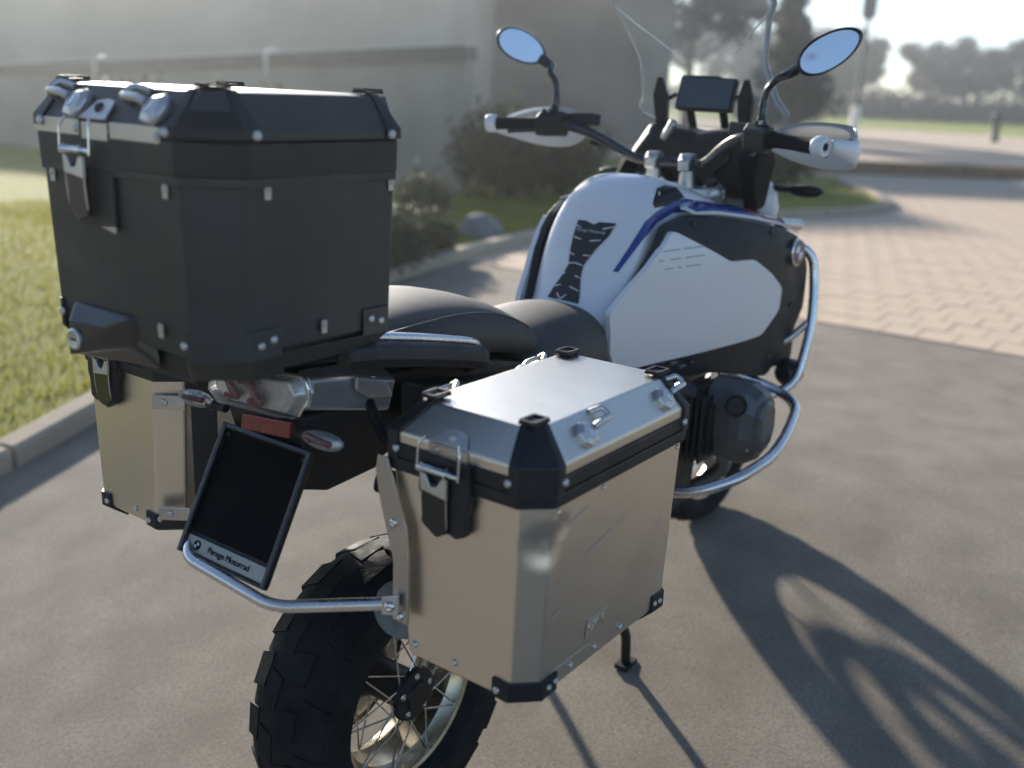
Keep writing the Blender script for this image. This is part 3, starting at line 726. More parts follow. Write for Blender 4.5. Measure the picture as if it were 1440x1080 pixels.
    MB().tube(cr([(1.16, sy * .16, .62), (1.235, sy * .30, .572), (1.215, sy * .385, .545), (1.10, sy * .425, .525), (.93, sy * .452, .498), (.80, sy * .445, .485), (.74, sy * .41, .462), (.70, sy * .33, .43), (.70, sy * .17, .40)], 8), .0140, 12).build('engine_crash_bar', 'satin_tube', bike, smooth=50)
    MB().tube(cr([(1.34, sy * .352, .745), (1.31, sy * .318, .70), (1.285, sy * .285, .675), (1.25, sy * .265, .63), (1.22, sy * .22, .60)], 6), .010, 10).build('crash_bar_brace', 'cast_metal', bike, smooth=50)
    fo = MB().lathe(V(1.310, sy * .325, .602), (1, sy * .05, -.02), [(-.035, 0), (-.033, .018), (-.015, .034), (.02, .036), (.026, .036), (.026, .030), (.024, 0)], 24).build('fog_lamp', 'black_plastic', bike, smooth=40)
    MB().lathe(V(1.3365, sy * .3263, .6014), (1, sy * .05, -.02), [(0, 0), (0, .029), (.002, .026), (.002, 0)], 20).build('lamp_lens', 'clear_lens', fo, smooth=40)

# fork, front mudguard, nose
for sy in (-1, 1):
    MB().cyl((1.172, sy * .105, 1.085), (1.385, sy * .105, .60), .027, n=18).build('fork_tube', 'black_gloss', bike, smooth=40)
    MB().cyl((1.36, sy * .105, .66), (1.500, sy * .105, .335), .033, n=18).build('fork_slider', 'black_gloss', bike, smooth=40)
rings = []
for k in range(14):
    a = R(35 + k * 9); rr = .352
    rings.append([FAX + V(rr * math.cos(a) * q, y, rr * math.sin(a) * q) for y, q in ((-.072, .93), (-.06, .975), (0, 1.0), (.06, .975), (.072, .93))])
MB().loft(rings, caps=False, closed=False).build('front_mudguard', 'black_plastic', bike, solid=.004, smooth=50)
nose = []
for x, w_, zl, zh in ((1.28, .225, .98, 1.13), (1.36, .240, .93, 1.175), (1.46, .185, .90, 1.150), (1.58, .11, .92, 1.03), (1.72, .07, .885, .935), (1.84, .03, .845, .865)):
    nose.append([V(x, y, z) for y, z in ((-w_, zl + (zh - zl) * .3), (-w_ * .6, zl), (w_ * .6, zl), (w_, zl + (zh - zl) * .3), (w_ * .95, zh - (zh - zl) * .25), (w_ * .6, zh), (-w_ * .6, zh), (-w_ * .95, zh - (zh - zl) * .25))])
nz = MB().loft(nose).build('nose_fairing', 'white_plastic', bike, sub=1)
hl = MB().ext([V(1.50, -.12, 1.00), V(1.50, .12, 1.00), V(1.47, .14, 1.10), V(1.47, -.14, 1.10)], (.055, 0, -.01)).build('headlamp', 'black_gloss', bike, bevel=.02, seg=3)
for y in (-.055, .06): MB().lathe(V(1.552, y, 1.04), (1, 0, .2), [(0, 0), (0, .04), (.006, .03), (.008, 0)], 20).build('headlamp_lens', 'clear_lens', hl, smooth=40)
# front indicators
for sy in (-1, 1):
    fi = MB().lathe(V(1.36, sy * .20, 1.098), (-.16, sy, .02), [(0, 0), (0, .008), (.055, .009), (.062, .014), (.10, .018), (.135, .014), (.150, .004), (.150, 0)], 16).build('front_indicator', 'black_plastic', bike, smooth=45)

# --- tank
HWX = [.5, .6, .68, .76, .9, 1.05, 1.2, 1.35, 1.5, 1.7]; HWY = [.095, .112, .137, .172, .228, .278, .31, .325, .30, .2]
def hw(x, z):
    y = float(np.interp(x, HWX, HWY))
    if z > .93: y -= ((z - .93) / .15) ** 2 * .05
    if z < .78: y -= (.78 - z) * .15
    return y
TX = [.55, .60, .635, .665, .70, .74, .775, .805, .84, .88, .93, .99, 1.06, 1.12, 1.16]
TZ = [.790, .815, .842, .880, .937, 1.010, 1.074, 1.114, 1.134, 1.141, 1.138, 1.124, 1.102, 1.080, 1.03]
TWF = [.90, .92, .93, .93, .92, .88, .84, .80, .77, .76, .76, .77, .77, .74, .66]
def tank_section(x, zt, k):
    zs = zt - (.075 if x > .78 else .075)
    zs = max(zs, .74); pts = []
    W_ = hw(x, zs) * k - .006
    n = 2.6
    for i in range(9):
        t = math.pi / 2 * i / 8
        pts.append((W_ * abs(math.sin(t)) ** (2 / n), zs + (zt - zs) * abs(math.cos(t)) ** (2 / n)))
    for f in (.33, .66, 1.0):
        z = zs + (.70 - zs) * f; pts.append((min(hw(x, z) * (k + (1 - k) * f) - .008, W_ + .22 * f), z))
    right = [V(x, -y, z) for y, z in pts]; left = [V(x, y, z) for y, z in pts[1:]]
    return right[::-1] + left
secs = [tank_section(x, z, k) for x, z, k in zip(TX, TZ, TWF)]
tank = MB().loft(secs).build('fuel_tank', 'white_paint', bike, sub=2)

def grid_panel(name, poly, off, m, parent, sy, step=.05, thick=.006, bevel=.0015):
    """curved side panel: outline in (x, z) laid on the tank's flank"""
    bm = bmesh.new(); vs = [bm.verts.new((x, 0, z)) for x, z in poly]; bm.faces.new(vs)
    for ax, lo, hi in ((0, min(p[0] for p in poly), max(p[0] for p in poly)), (2, min(p[1] for p in poly), max(p[1] for p in poly))):
        q = lo + step
        while q < hi:
            co = [0, 0, 0]; co[ax] = q; no = [0, 0, 0]; no[ax] = 1
            bmesh.ops.bisect_plane(bm, geom=bm.verts[:] + bm.edges[:] + bm.faces[:], plane_co=co, plane_no=no); q += step
    mb = MB(); bm.verts.ensure_lookup_table(); bm.verts.index_update()
    out = [V(v.co.x, sy * (hw(v.co.x, v.co.z) + off), v.co.z) for v in bm.verts]
    n = len(out); inn = [p - V(0, sy * thick, 0) for p in out]
    fs = [tuple(v.index for v in f.verts) for f in bm.faces]
    bd = [(e.verts[0].index, e.verts[1].index) for e in bm.edges if len(e.link_faces) == 1]
    bm.free()
    mb.add(out + inn, fs + [tuple(i + n for i in f[::-1]) for f in fs] + [(a, b, b + n, a + n) for a, b in bd])
    return mb.build(name, m, parent, bevel=bevel, smooth=35)
def round_poly(poly, r, n=4):
    out = []; m = len(poly); P = [Vector((a, b, 0)) for a, b in poly]
    for i in range(m):
        a, b, c = P[i - 1], P[i], P[(i + 1) % m]; d1 = a - b; d2 = c - b; k = min(r, d1.length * .45, d2.length * .45)
        p = b + d1.normalized() * k; q = b + d2.normalized() * k
        for j in range(n + 1):
            t = j / n; v = (1 - t) ** 2 * p + 2 * t * (1 - t) * b + t * t * q; out.append((v.x, v.y))
    return out
WHITE = [(.804, 1.025), (.972, .943), (1.053, .944), (1.133, .902), (1.189, .859), (1.188, .802), (1.131, .736), (.784, .705), (.70, .695), (.665, .70), (.637, .745), (.622, .842)]
BLACK = [(.798, 1.032), (.872, 1.055), (.972, 1.049), (1.193, 1.015), (1.285, .984), (1.345, .90), (1.355, .80), (1.315, .68), (1.235, .600), (.985, .650), (.813, .655), (.72, .67), (.67, .72), (.66, .84)]
for sy in (-1, 1):
    bk = grid_panel('tank_shroud', round_poly(BLACK, .018), .004, 'grey_plastic', bike, sy, thick=.02, bevel=.003)
    wp = grid_panel('tank_side_panel', round_poly(WHITE, .013), .016, 'white_matt', bike, sy, thick=.014, bevel=.004)
    for x, z in ((.90, .690), (1.22, .66), (1.27, .80), (.88, 1.035), (1.15, 1.003)): rivet(bk, V(x, sy * (hw(x, z) + .005), z), (0, sy, 0), .0075, 'black_gloss', 'shroud_bolt')
    rb = MB().lathe(V(1.262, sy * (hw(1.262, .945) + .008), .945), (-.10, sy, .05), [(-.004, 0), (-.004, .037), (.006, .037), (.008, .033), (.007, .0325), (.007, 0)], 32).build('roundel_ring', 'chrome', bk, smooth=40)
    nrm = V(-.10, sy, .05).normalized(); tz = V(0, 0, 1); tz = (tz - nrm * tz.dot(nrm)).normalized(); tx = tz.cross(nrm)
    cc = V(1.262, sy * (hw(1.262, .945) + .008), .945) + nrm * .0072
    MB().lathe(cc, nrm, [(0, 0), (0, .0322), (.0008, .0322), (.0008, 0)], 32).build('roundel_black', 'black_gloss', rb)
    for q in range(4):
        sec = [cc + nrm * .001] + [cc + nrm * .001 + (tx * math.cos(R(90 * q + t)) + tz * math.sin(R(90 * q + t))) * .020 for t in range(0, 91, 15)]
        MB().ext(sec, nrm * .0006).build('roundel_quarter', 'white_paint' if q % 2 else 'blue_vinyl', rb)
    # dashed letters on the side panel
    def dash(x0, x1, z0, z1, hh=.0028):
        ps = []
        for k in range(5):
            t = k / 4; x = x0 + (x1 - x0) * t; z = z0 + (z1 - z0) * t; ps.append((x, z))
        outl = ps + [(x, z - hh) for x, z in ps[::-1]]
        grid_panel('letter_dash', outl, .0172, 'grey_ink', wp, sy, step=.2, thick=.0014, bevel=0)
    for row, segs in enumerate([((.765, .812), (.824, .884)), ((.752, .764), (.784, .814), (.828, .884)), ((.768, .792), (.804, .815), (.828, .874))]):
        for a, b in segs:
            z = .983 - row * .021; sl_ = .06
            dash(a, b, z + (a - .81) * sl_, z + (b - .81) * sl_)
    MB().lathe(V(1.285, sy * .258, 1.012), (1, sy * .05, -.10), [(0, 0), (0, .015), (.13, .016), (.132, .011), (.118, .010), (.118, 0)], 18).build('tank_knob', 'cast_metal', bike, smooth=40)
    # radiator shroud in front of the panels, and the flank below
    MB().loft([[V(1.24, sy * .20, z) for z in (.99, .60)] + [V(1.24, sy * .296, z) for z in (.62, .97)],
               [V(1.36, sy * .18, z) for z in (1.00, .58)] + [V(1.352, sy * .315, z) for z in (.62, .96)],
               [V(1.42, sy * .16, z) for z in (.95, .66)] + [V(1.40, sy * .28, z) for z in (.68, .93)]]).build('radiator_shroud', 'black_plastic', bike, bevel=.012, seg=3)
    # upper wing beside the steering head: white edge with blue and red strips
    ztr = lambda x: float(np.interp(x, [.76, .80, .872, .972, 1.08, 1.193, 1.28], [1.010, 1.040, 1.062, 1.058, 1.044, 1.024, .995]))
    def wing(x0, x1, q0, q1, lift, nm, mm, par, n=14):
        rows = []
        for i in range(n + 1):
            x = x0 + (x1 - x0) * i / n; z = ztr(x); yo = hw(x, z) + .010
            kx = min(1.0, .30 + (x - .885) * 9); rows.append([V(x, sy * (yo - .115 * q * kx), z + lift + (.026 * math.sin(q * 1.9)) * kx) for q in (q0 + (q1 - q0) * k / 5 for k in range(6))])
        return MB().loft(rows, caps=False, closed=False).build(nm, mm, par, solid=.004, smooth=60)
    wg = wing(.885, 1.275, 0, 1, 0, 'tank_wing', 'white_paint', bike, 20)
    wing(.900, 1.115, .10, .60, .0022, 'blue_strip', 'blue_vinyl', wg)
    wing(1.135, 1.262, .10, .62, .0022, 'red_strip', 'red_vinyl', wg)

# --- decals on the tank are laid on the surface by raycast along the given direction
def lay(name, poly, m, direction, up_off=.0012, step=.02, thick=.0010, parent=None):
    """poly: list of 3-D points near the tank surface; projected on to it along direction"""
    dg = bpy.context.evaluated_depsgraph_get(); ev = tank.evaluated_get(dg); mw = tank.matrix_world.copy()
    mw = Matrix.Translation(WL[tank.name]); inv = mw.inverted()
    P = [Vector(p) for p in poly]; c = sum(P, Vector()) / len(P); d = Vector(direction).normalized()
    u = d.orthogonal().normalized(); v = d.cross(u)
    bm = bmesh.new(); bm.faces.new([bm.verts.new(((p - c).dot(u), (p - c).dot(v), 0)) for p in P])
    bmesh.ops.triangulate(bm, faces=bm.faces[:]) if len(P) > 4 and False else None
    for ax in (0, 1):
        lo = min(x.co[ax] for x in bm.verts); hi = max(x.co[ax] for x in bm.verts); q = lo + step
        while q < hi:
            co = [0, 0, 0]; co[ax] = q; no = [0, 0, 0]; no[ax] = 1
            bmesh.ops.bisect_plane(bm, geom=bm.verts[:] + bm.edges[:] + bm.faces[:], plane_co=co, plane_no=no); q += step
    bm.verts.index_update(); out = []; inn = []
    for x in bm.verts:
        p = c + u * x.co.x + v * x.co.y - d * .4
        ok, loc, nrm, _ = ev.ray_cast(inv @ p, d)
        if not ok:
            ok, loc, nrm, _ = ev.closest_point_on_mesh(inv @ (p + d * .4))
        if nrm.dot(d) > 0: nrm = -nrm
        w_ = mw @ loc; out.append(w_ + nrm * up_off); inn.append(w_ + nrm * (up_off - thick))
    n = len(out); fs = [tuple(y.index for y in f.verts) for f in bm.faces]
    bd = [(e.verts[0].index, e.verts[1].index) for e in bm.edges if len(e.link_faces) == 1]; bm.free()
    return MB().add(out + inn, fs + [tuple(i + n for i in f[::-1]) for f in fs] + [(a, b, b + n, a + n) for a, b in bd]).build(name, m, parent or tank, smooth=40)

# decals: knee pad, pinstripe, tank-top recess
PAD = [(0.7512, 0.0468, 1.028), (0.7511, 0.0268, 1.029), (0.7467, -0.002, 1.022), (0.7507, -0.013, 1.029), (0.7536, -0.0582, 1.031), (0.7373, -0.0512, 1.002), (0.7187, -0.029, 0.9703), (0.6953, -0.0105, 0.9297), (0.6793, -0.0143, 0.9033), (0.6574, -0.0291, 0.8699), (0.6399, -0.038, 0.8475), (0.6394, -0.0019, 0.849), (0.644, 0.0528, 0.8494), (0.6606, 0.0482, 0.8722), (0.6814, 0.0356, 0.9055), (0.6939, 0.0309, 0.9265), (0.7132, 0.0402, 0.9596), (0.7309, 0.0454, 0.9912)]
pad = lay('tank_pad', PAD, 'black_plastic', (.86, .14, -.49), .0022, .02, .0020)
SLITS = [[(0.7297, 0.0416, 0.9893), (0.7267, 0.0193, 0.985)], [(0.7262, -0.0065, 0.9844), (0.7293, -0.035, 0.9891)], [(0.7094, 0.0389, 0.9529), (0.7066, 0.0231, 0.9489)], [(0.7076, -0.0022, 0.9512), (0.7083, -0.0202, 0.9521)], [(0.6951, 0.0336, 0.9285), (0.6967, 0.0132, 0.932)], [(0.6967, 0.0132, 0.932), (0.6944, -0.0095, 0.9282)], [(0.6796, 0.041, 0.902), (0.6823, 0.0294, 0.9073)], [(0.6799, 0.0003, 0.9045), (0.6778, -0.0137, 0.901)], [(0.6617, 0.0536, 0.8727), (0.6647, 0.0302, 0.8802)], [(0.6635, 0.0037, 0.8795), (0.6594, -0.0254, 0.8729)], [(0.6511, 0.0307, 0.8616), (0.6406, 0.0149, 0.85)], [(0.6406, 0.0149, 0.85), (0.6506, 0.0036, 0.862)], [(0.743, -0.0301, 1.014), (0.7496, -0.0596, 1.023)], [(0.7456, 0.051, 1.017), (0.7413, 0.0306, 1.011)]]
for a, b in SLITS:
    n_ = V(-.86, 0, .50); a = V(*a) + n_ * .0024; b = V(*b) + n_ * .0024; t_ = n_.cross(b - a).normalized() * .0017
    MB().ext([a - t_, b - t_ * .6, b + t_ * .6, a + t_], n_ * .0010).build('pad_slit', 'white_paint', pad)
text_mesh('pad_lettering', 'Perego Motorrad', .0115, 'pale_ink', pad, V(.7383, 0, 1.0060) + V(-.86, 0, .5) * .0034, (0, -1, 0), V(.5, 0, .86), .0004)
STRIPE = [(0.701, -0.0902, 0.9258), (0.7358, -0.1083, 0.9811), (0.7781, -0.1219, 1.04), (0.8305, -0.1233, 1.062), (0.8919, -0.1321, 1.081), (0.9344, -0.1419, 1.089), (0.981, -0.1576, 1.08), (0.9493, -0.154, 1.057), (0.8888, -0.1363, 1.055), (0.8257, -0.1285, 1.035), (0.7603, -0.1301, 1), (0.7309, -0.1179, 0.964), (0.704, -0.102, 0.9248)]
lay('blue_stripe', STRIPE, 'blue_vinyl', (.84, .46, -.13), .0016, .02, .0014)
lay('tank_recess', [(0.8195, -0.1166, 1.081), (0.8574, -0.1038, 1.113), (0.892, -0.1065, 1.119), (0.9304, -0.1196, 1.113), (0.9355, -0.1411, 1.091), (0.8629, -0.1265, 1.072), (0.8227, -0.1214, 1.07)], 'black_gloss', (.85, .46, -.09), .0016, .02, .0014)

# --- seats
def seat_ring(x, zt, w_, zb, n=2.6, k=14):
    pts = []
    for i in range(k + 1):
        t = -math.pi / 2 + math.pi * i / k
        pts.append(V(x, w_ * math.copysign(abs(math.sin(t)) ** (2 / n), math.sin(t)), zb + .03 + (zt - zb - .03) * abs(math.cos(t)) ** (2 / n)))
    return pts + [V(x, w_ * .90, zb), V(x, 0, zb), V(x, -w_ * .90, zb)]
rs = [(.31, .80, .12, .75), (.345, .83, .145, .735), (.40, .848, .160, .72), (.48, .858, .166, .705), (.55, .860, .160, .695), (.605, .856, .148, .69), (.645, .842, .130, .69), (.672, .815, .10, .70)]
MB().loft([seat_ring(*r) for r in rs]).build('rider_seat', 'vinyl', bike, sub=1)
ps = [(-.20, .925, .13, .875), (-.16, .940, .150, .865), (-.06, .955, .165, .855), (.04, .957, .170, .845), (.14, .946, .166, .832), (.23, .922, .155, .815), (.31, .885, .140, .795), (.36, .850, .122, .785), (.385, .815, .095, .785)]
pill = MB().loft([seat_ring(*r) for r in ps]).build('passenger_seat', 'vinyl', bike, sub=1)
sm_ = cr([(-.18, -.135, .915), (-.06, -.150, .925), (.04, -.154, .927), (.14, -.150, .915), (.23, -.139, .890), (.31, -.122, .858), (.365, -.085, .835)], 6)
for sg in (1, -1):
    MB().tube([V(p.x, p.y * sg, p.z + .004) for p in sm_], .0022, 6).build('seat_seam', 'vinyl', pill, smooth=60)

# --- tail: grab rails, rack, side panels
for sy in (-1, 1):
    g = MB().loft([[V(x, sy * (yc + dy), zc + dz) for dy, dz in ((-.016, -.020), (.012, -.022), (.018, -.006), (.016, .014), (.004, .022), (-.014, .020), (-.018, 0))] for x, yc, zc in ((-.27, .178, .917), (-.22, .188, .914), (-.10, .190, .892), (.0, .190, .871), (.06, .190, .856), (.085, .182, .850))])
    gr = g.build('grab_rail', 'black_plastic', bike, bevel=.006, seg=3)
    MB().tube(cr([(-.30, sy * .150, .938), (-.22, sy * .172, .938), (-.10, sy * .180, .918), (.0, sy * .181, .897), (.055, sy * .180, .883), (.082, sy * .172, .868)], 6), .0085, 10).build('rack_tube', 'satin_tube', gr, smooth=50)
    MB().tube(cr([(.06, sy * .18, .84), (.10, sy * .14, .82), (.14, sy * .10, .80)], 4), .010, 8).build('rail_mount', 'engine_black', bike, smooth=50)
    # flat arm of the rack
    MB().ext([V(-.36, sy * .075, .905), V(-.10, sy * .165, .905), V(-.06, sy * .165, .888), V(-.10, sy * .125, .885), V(-.36, sy * .05, .893)], (0, 0, -.008)).build('rack_arm', 'grey_plastic', bike, bevel=.002)
    # tail side panel
    tp = MB().loft([[V(x, sy * y, z) for x, y, z in ((-.262, .065, .872), (-.262, .100, .862), (-.276, .100, .812), (-.276, .060, .803))],
                    [V(x, sy * y, z) for x, y, z in ((-.18, .075, .870), (-.18, .112, .852), (-.19, .115, .795), (-.19, .070, .785))],
                    [V(x, sy * y, z) for x, y, z in ((-.09, .085, .855), (-.09, .128, .832), (-.11, .130, .780), (-.11, .085, .770))]])
    sp = tp.build('tail_side_panel', 'tail_grey', bike, bevel=.006, seg=3)
    MB().ext([V(-.185, sy * .117, .853), V(-.125, sy * .130, .838), (V(-.112, sy * .1335, .806)), V(-.160, sy * .124, .812), V(-.186, sy * .118, .830)], (0, sy * .007, .002)).build('panel_step', 'cast_metal', sp, bevel=.003)
    rivet(sp, V(-.14, sy * .118, .846), (0, sy * .6, .8), .006, 'chrome', 'panel_screw')
    # seat-side frame cover
    MB().loft([[V(x, sy * .125, z) for x, z in ((-.08, .83), (.36, .76), (.36, .68), (.05, .70), (-.08, .76))], [V(x, sy * .155, z) for x, z in ((-.04, .815), (.33, .755), (.33, .69), (.06, .715), (-.04, .77))]]).build('seat_side_cover', 'black_plastic', bike, bevel=.008, seg=2)
# rack plate under the case
MB().loft([[V(x, y, z) for x, y, z in ((-.40, -.08, .900), (-.40, .08, .900), (-.12, .12, .893), (-.12, -.12, .893))], [V(x, y, z) for x, y, z in ((-.40, -.08, .908), (-.40, .08, .908), (-.12, .12, .902), (-.12, -.12, .902))]]).build('luggage_rack', 'black_coated', bike, bevel=.002)
# tail centre
MB().loft([[V(-.20, y, z) for y, z in ((-.075, .78), (.075, .78), (.07, .875), (-.07, .875))], [V(-.275, y, z) for y, z in ((-.07, .80), (.07, .80), (.06, .868), (-.06, .868))]]).build('tail_centre', 'black_plastic', bike, bevel=.006)
# tail lamp: bright bowl, red light guides, clear cover
bowl = MB().loft([[V(-.272, y, z) for y, z in ((.105, .846), (-.105, .870), (-.118, .845), (-.085, .800), (.085, .792), (.112, .815))],
                  [V(-.300, y, z) for y, z in ((.095, .842), (-.085, .862), (-.100, .842), (-.075, .806), (.078, .798), (.102, .815))]])
tl = bowl.build('tail_lamp', 'reflector_silver', bike, bevel=.004)
for y0 in (-.005, .055):
    MB().tube(cr([(-.308, y0 + .030, .845), (-.311, y0 + .012, .848), (-.312, y0 - .006, .840), (-.312, y0 - .014, .828), (-.312, y0 - .026, .818), (-.309, y0 + .004, .812)], 5), .0078, 8).build('light_guide', 'red_lens', tl, smooth=50)
MB().loft([[V(-.285, y, z) for y, z in ((.110, .848), (-.108, .873), (-.121, .846), (-.087, .797), (.087, .789), (.116, .815))],
           [V(-.316, y, z) for y, z in ((.095, .843), (-.088, .866), (-.101, .844), (-.076, .803), (.078, .795), (.103, .815))],
           [V(-.322, y, z) for y, z in ((.07, .836), (-.065, .856), (-.078, .842), (-.056, .812), (.058, .804), (.078, .816))]]).build('lens_cover', 'clear_lens', tl, bevel=.004)
MB().tube(fillet([(-.287, .110, .849), (-.287, -.109, .874), (-.287, -.122, .846), (-.287, -.088, .796), (-.287, .088, .788)], .01, 3), .0028, 7).build('lens_rim', 'chrome', tl, smooth=50)
# undertail, plate carrier, reflector
ut = MB().loft([[V(-.10, y, z) for y, z in ((-.095, .66), (.095, .66), (.11, .79), (-.11, .79))], [V(-.22, y, z) for y, z in ((-.092, .650), (.092, .650), (.10, .80), (-.10, .80))], [V(-.272, y, z) for y, z in ((-.085, .665), (.085, .665), (.085, .795), (-.085, .795))]]).build('undertail', 'black_plastic', bike, bevel=.008, seg=2)
MB().ext([V(-.19, -.06, .655), V(-.06, -.05, .70), V(.02, -.04, .70), V(.02, -.04, .66), V(-.10, -.05, .638)], (0, .10, 0)).build('inner_mudguard', 'engine_black', bike, bevel=.005)
pu = V(.090, 0, .172).normalized(); pn = V(-.172, 0, .090).normalized(); PC = V(-.330, -.013, .650)
f_ = lambda a, h, o: PC + V(0, -a, 0) + pu * h + pn * o
pb = MB().ext([f_(a, h, -.008) for a, h in ((-.108, .105), (.108, .105), (.108, -.122), (-.108, -.122))], pn * .006).build('plate_carrier', 'black_plastic', bike, bevel=.003)
fr = MB()
for a0, a1, h0, h1 in ((-.112, -.102, -.126, .108), (.102, .112, -.126, .108), (-.102, .102, .099, .108), (-.102, .102, -.126, -.121)):
    fr.ext([f_(a0, h0, -.002), f_(a1, h0, -.002), f_(a1, h1, -.002), f_(a0, h1, -.002)], pn * .012)
fr.build('plate_frame', 'black_gloss', pb, bevel=.002)
np_ = MB().ext([f_(a, h, .000) for a, h in round_poly([(-.100, .097), (.100, .097), (.100, -.086), (-.100, -.086)], .01, 3)], pn * .002).build('number_plate', 'plate_black', pb)
np_['label'] = 'blacked-out number plate'
stp = MB().ext([f_(a, h, .000) for a, h in ((-.101, -.092), (.101, -.092), (.101, -.119), (-.101, -.119))], pn * .004).build('dealer_strip', 'strip_metal', pb, bevel=.001, seg=1)
text_mesh('strip_lettering', 'Perego Motorrad', .0150, 'plate_black', stp, f_(.010, -.1055, .0048), (0, -1, 0), pu, .0004)
MB().lathe(f_(-.072, -.1055, .0042), pn, [(0, 0), (0, .0085), (.0008, .0085), (.0008, 0)], 20).build('strip_roundel', 'plate_black', stp)
for q in (0, 2):
    MB().ext([f_(-.072, -.1055, .0053)] + [f_(-.072 + .006 * math.cos(R(90 * q + t)), -.1055 + .006 * math.sin(R(90 * q + t)), .0053) for t in range(0, 91, 18)], pn * .0004).build('roundel_quarter', 'pale_ink', stp)
for a in (-.094, .094): rivet(pb, f_(a, .090, .003), pn, .0045, 'black_plastic', 'plate_screw')
MB().ext([V(-.296, .030, .783), V(-.296, -.090, .795), V(-.300, -.090, .768), V(-.300, .030, .757)], (-.006, 0, 0)).build('rear_reflector', 'red_lens', ut, bevel=.002)
MB().ext([V(-.29, .09, .80), V(-.29, -.09, .80), V(-.275, -.085, .74), V(-.275, .085, .74)], (.02, 0, 0)).build('carrier_bracket', 'black_plastic', ut, bevel=.004)
# rear indicators
for sy in (-1, 1):
    y0 = sy * .090
    ind = MB().lathe(V(-.288, y0, .775), (0, sy, .0), [(0, 0), (0, .008), (.035, .009), (.040, .014), (.044, .0), ], 14).build('rear_indicator', 'black_plastic', bike, smooth=45)
    MB().ell(V(-.298, y0 + sy * .070, .780), (.016, .045, .0145), None, 16, 8).build('indicator_lens', 'clear_lens', ind, smooth=60)
    MB().ell(V(-.292, y0 + sy * .070, .780), (.012, .041, .0125), None, 14, 7).build('indicator_bowl', 'reflector_silver', ind, smooth=60)
    MB().tube([V(-.305, y0 + sy * .042, .784), V(-.307, y0 + sy * .070, .782), V(-.305, y0 + sy * .095, .780)], .0055, 7).build('indicator_bulb', 'red_lens', ind, smooth=50)
# pannier carrier: hoop below the plate and the flat plates beside each case
hoop = MB().tube(fillet([(-.16, .20, .60), (-.33, .105, .575), (-.400, .075, .541), (-.398, -.150, .523), (-.318, -.332, .562)], .035, 6), .0105, 14)
hp_ = hoop.build('carrier_hoop', 'satin_tube', bike, smooth=50)
MB().ext([V(-.330, -.322, .577), V(-.316, -.345, .582), V(-.316, -.345, .546), V(-.330, -.322, .546)], (-.004, -.002, 0)).build('hoop_tab', 'cast_metal', hp_, bevel=.002)
rivet(hp_, V(-.3285, -.336, .562), (-1, -.6, 0), .009, 'chrome', 'hoop_bolt')
def carrier_plate(sy, dx, lo):
    pl_ = [(lo, .795), (lo + .020, .795), (lo + .060, .690), (lo + .066, .640), (lo + .066, .530), (lo + .034, .530), (lo + .034, .630), (lo + .006, .720), (lo - .004, .770)]
    o = MB().ext([V(-.311 + dx, sy * a, z) for a, z in pl_], (.004, 0, 0)).build('carrier_plate', 'steel', bike, bevel=.0015)
    for a, z in ((lo + .035, .694), (lo + .050, .541)): rivet(o, V(-.3115 + dx, sy * a, z), (-1, 0, 0), .0075, 'chrome', 'plate_bolt')
carrier_plate(-1, 0, .292)
for sy in (-1, 1):
    MB().tube(fillet([(-.22, sy * .25, .74), (-.05, sy * .27, .73), (.20, sy * .26, .70), (.34, sy * .18, .68)], .05), .009, 10).build('carrier_tube', 'engine_black', bike, smooth=50)
    MB().tube(fillet([(-.20, sy * .25, .74), (-.20, sy * .20, .77), (-.15, sy * .12, .80)], .03), .009, 10).build('carrier_arm', 'engine_black', bike, smooth=50)
MB().cyl((-.255, -.275, .725), (-.275, -.262, .735), .020, n=14).build('carrier_bush', 'rubber', bike, smooth=40)

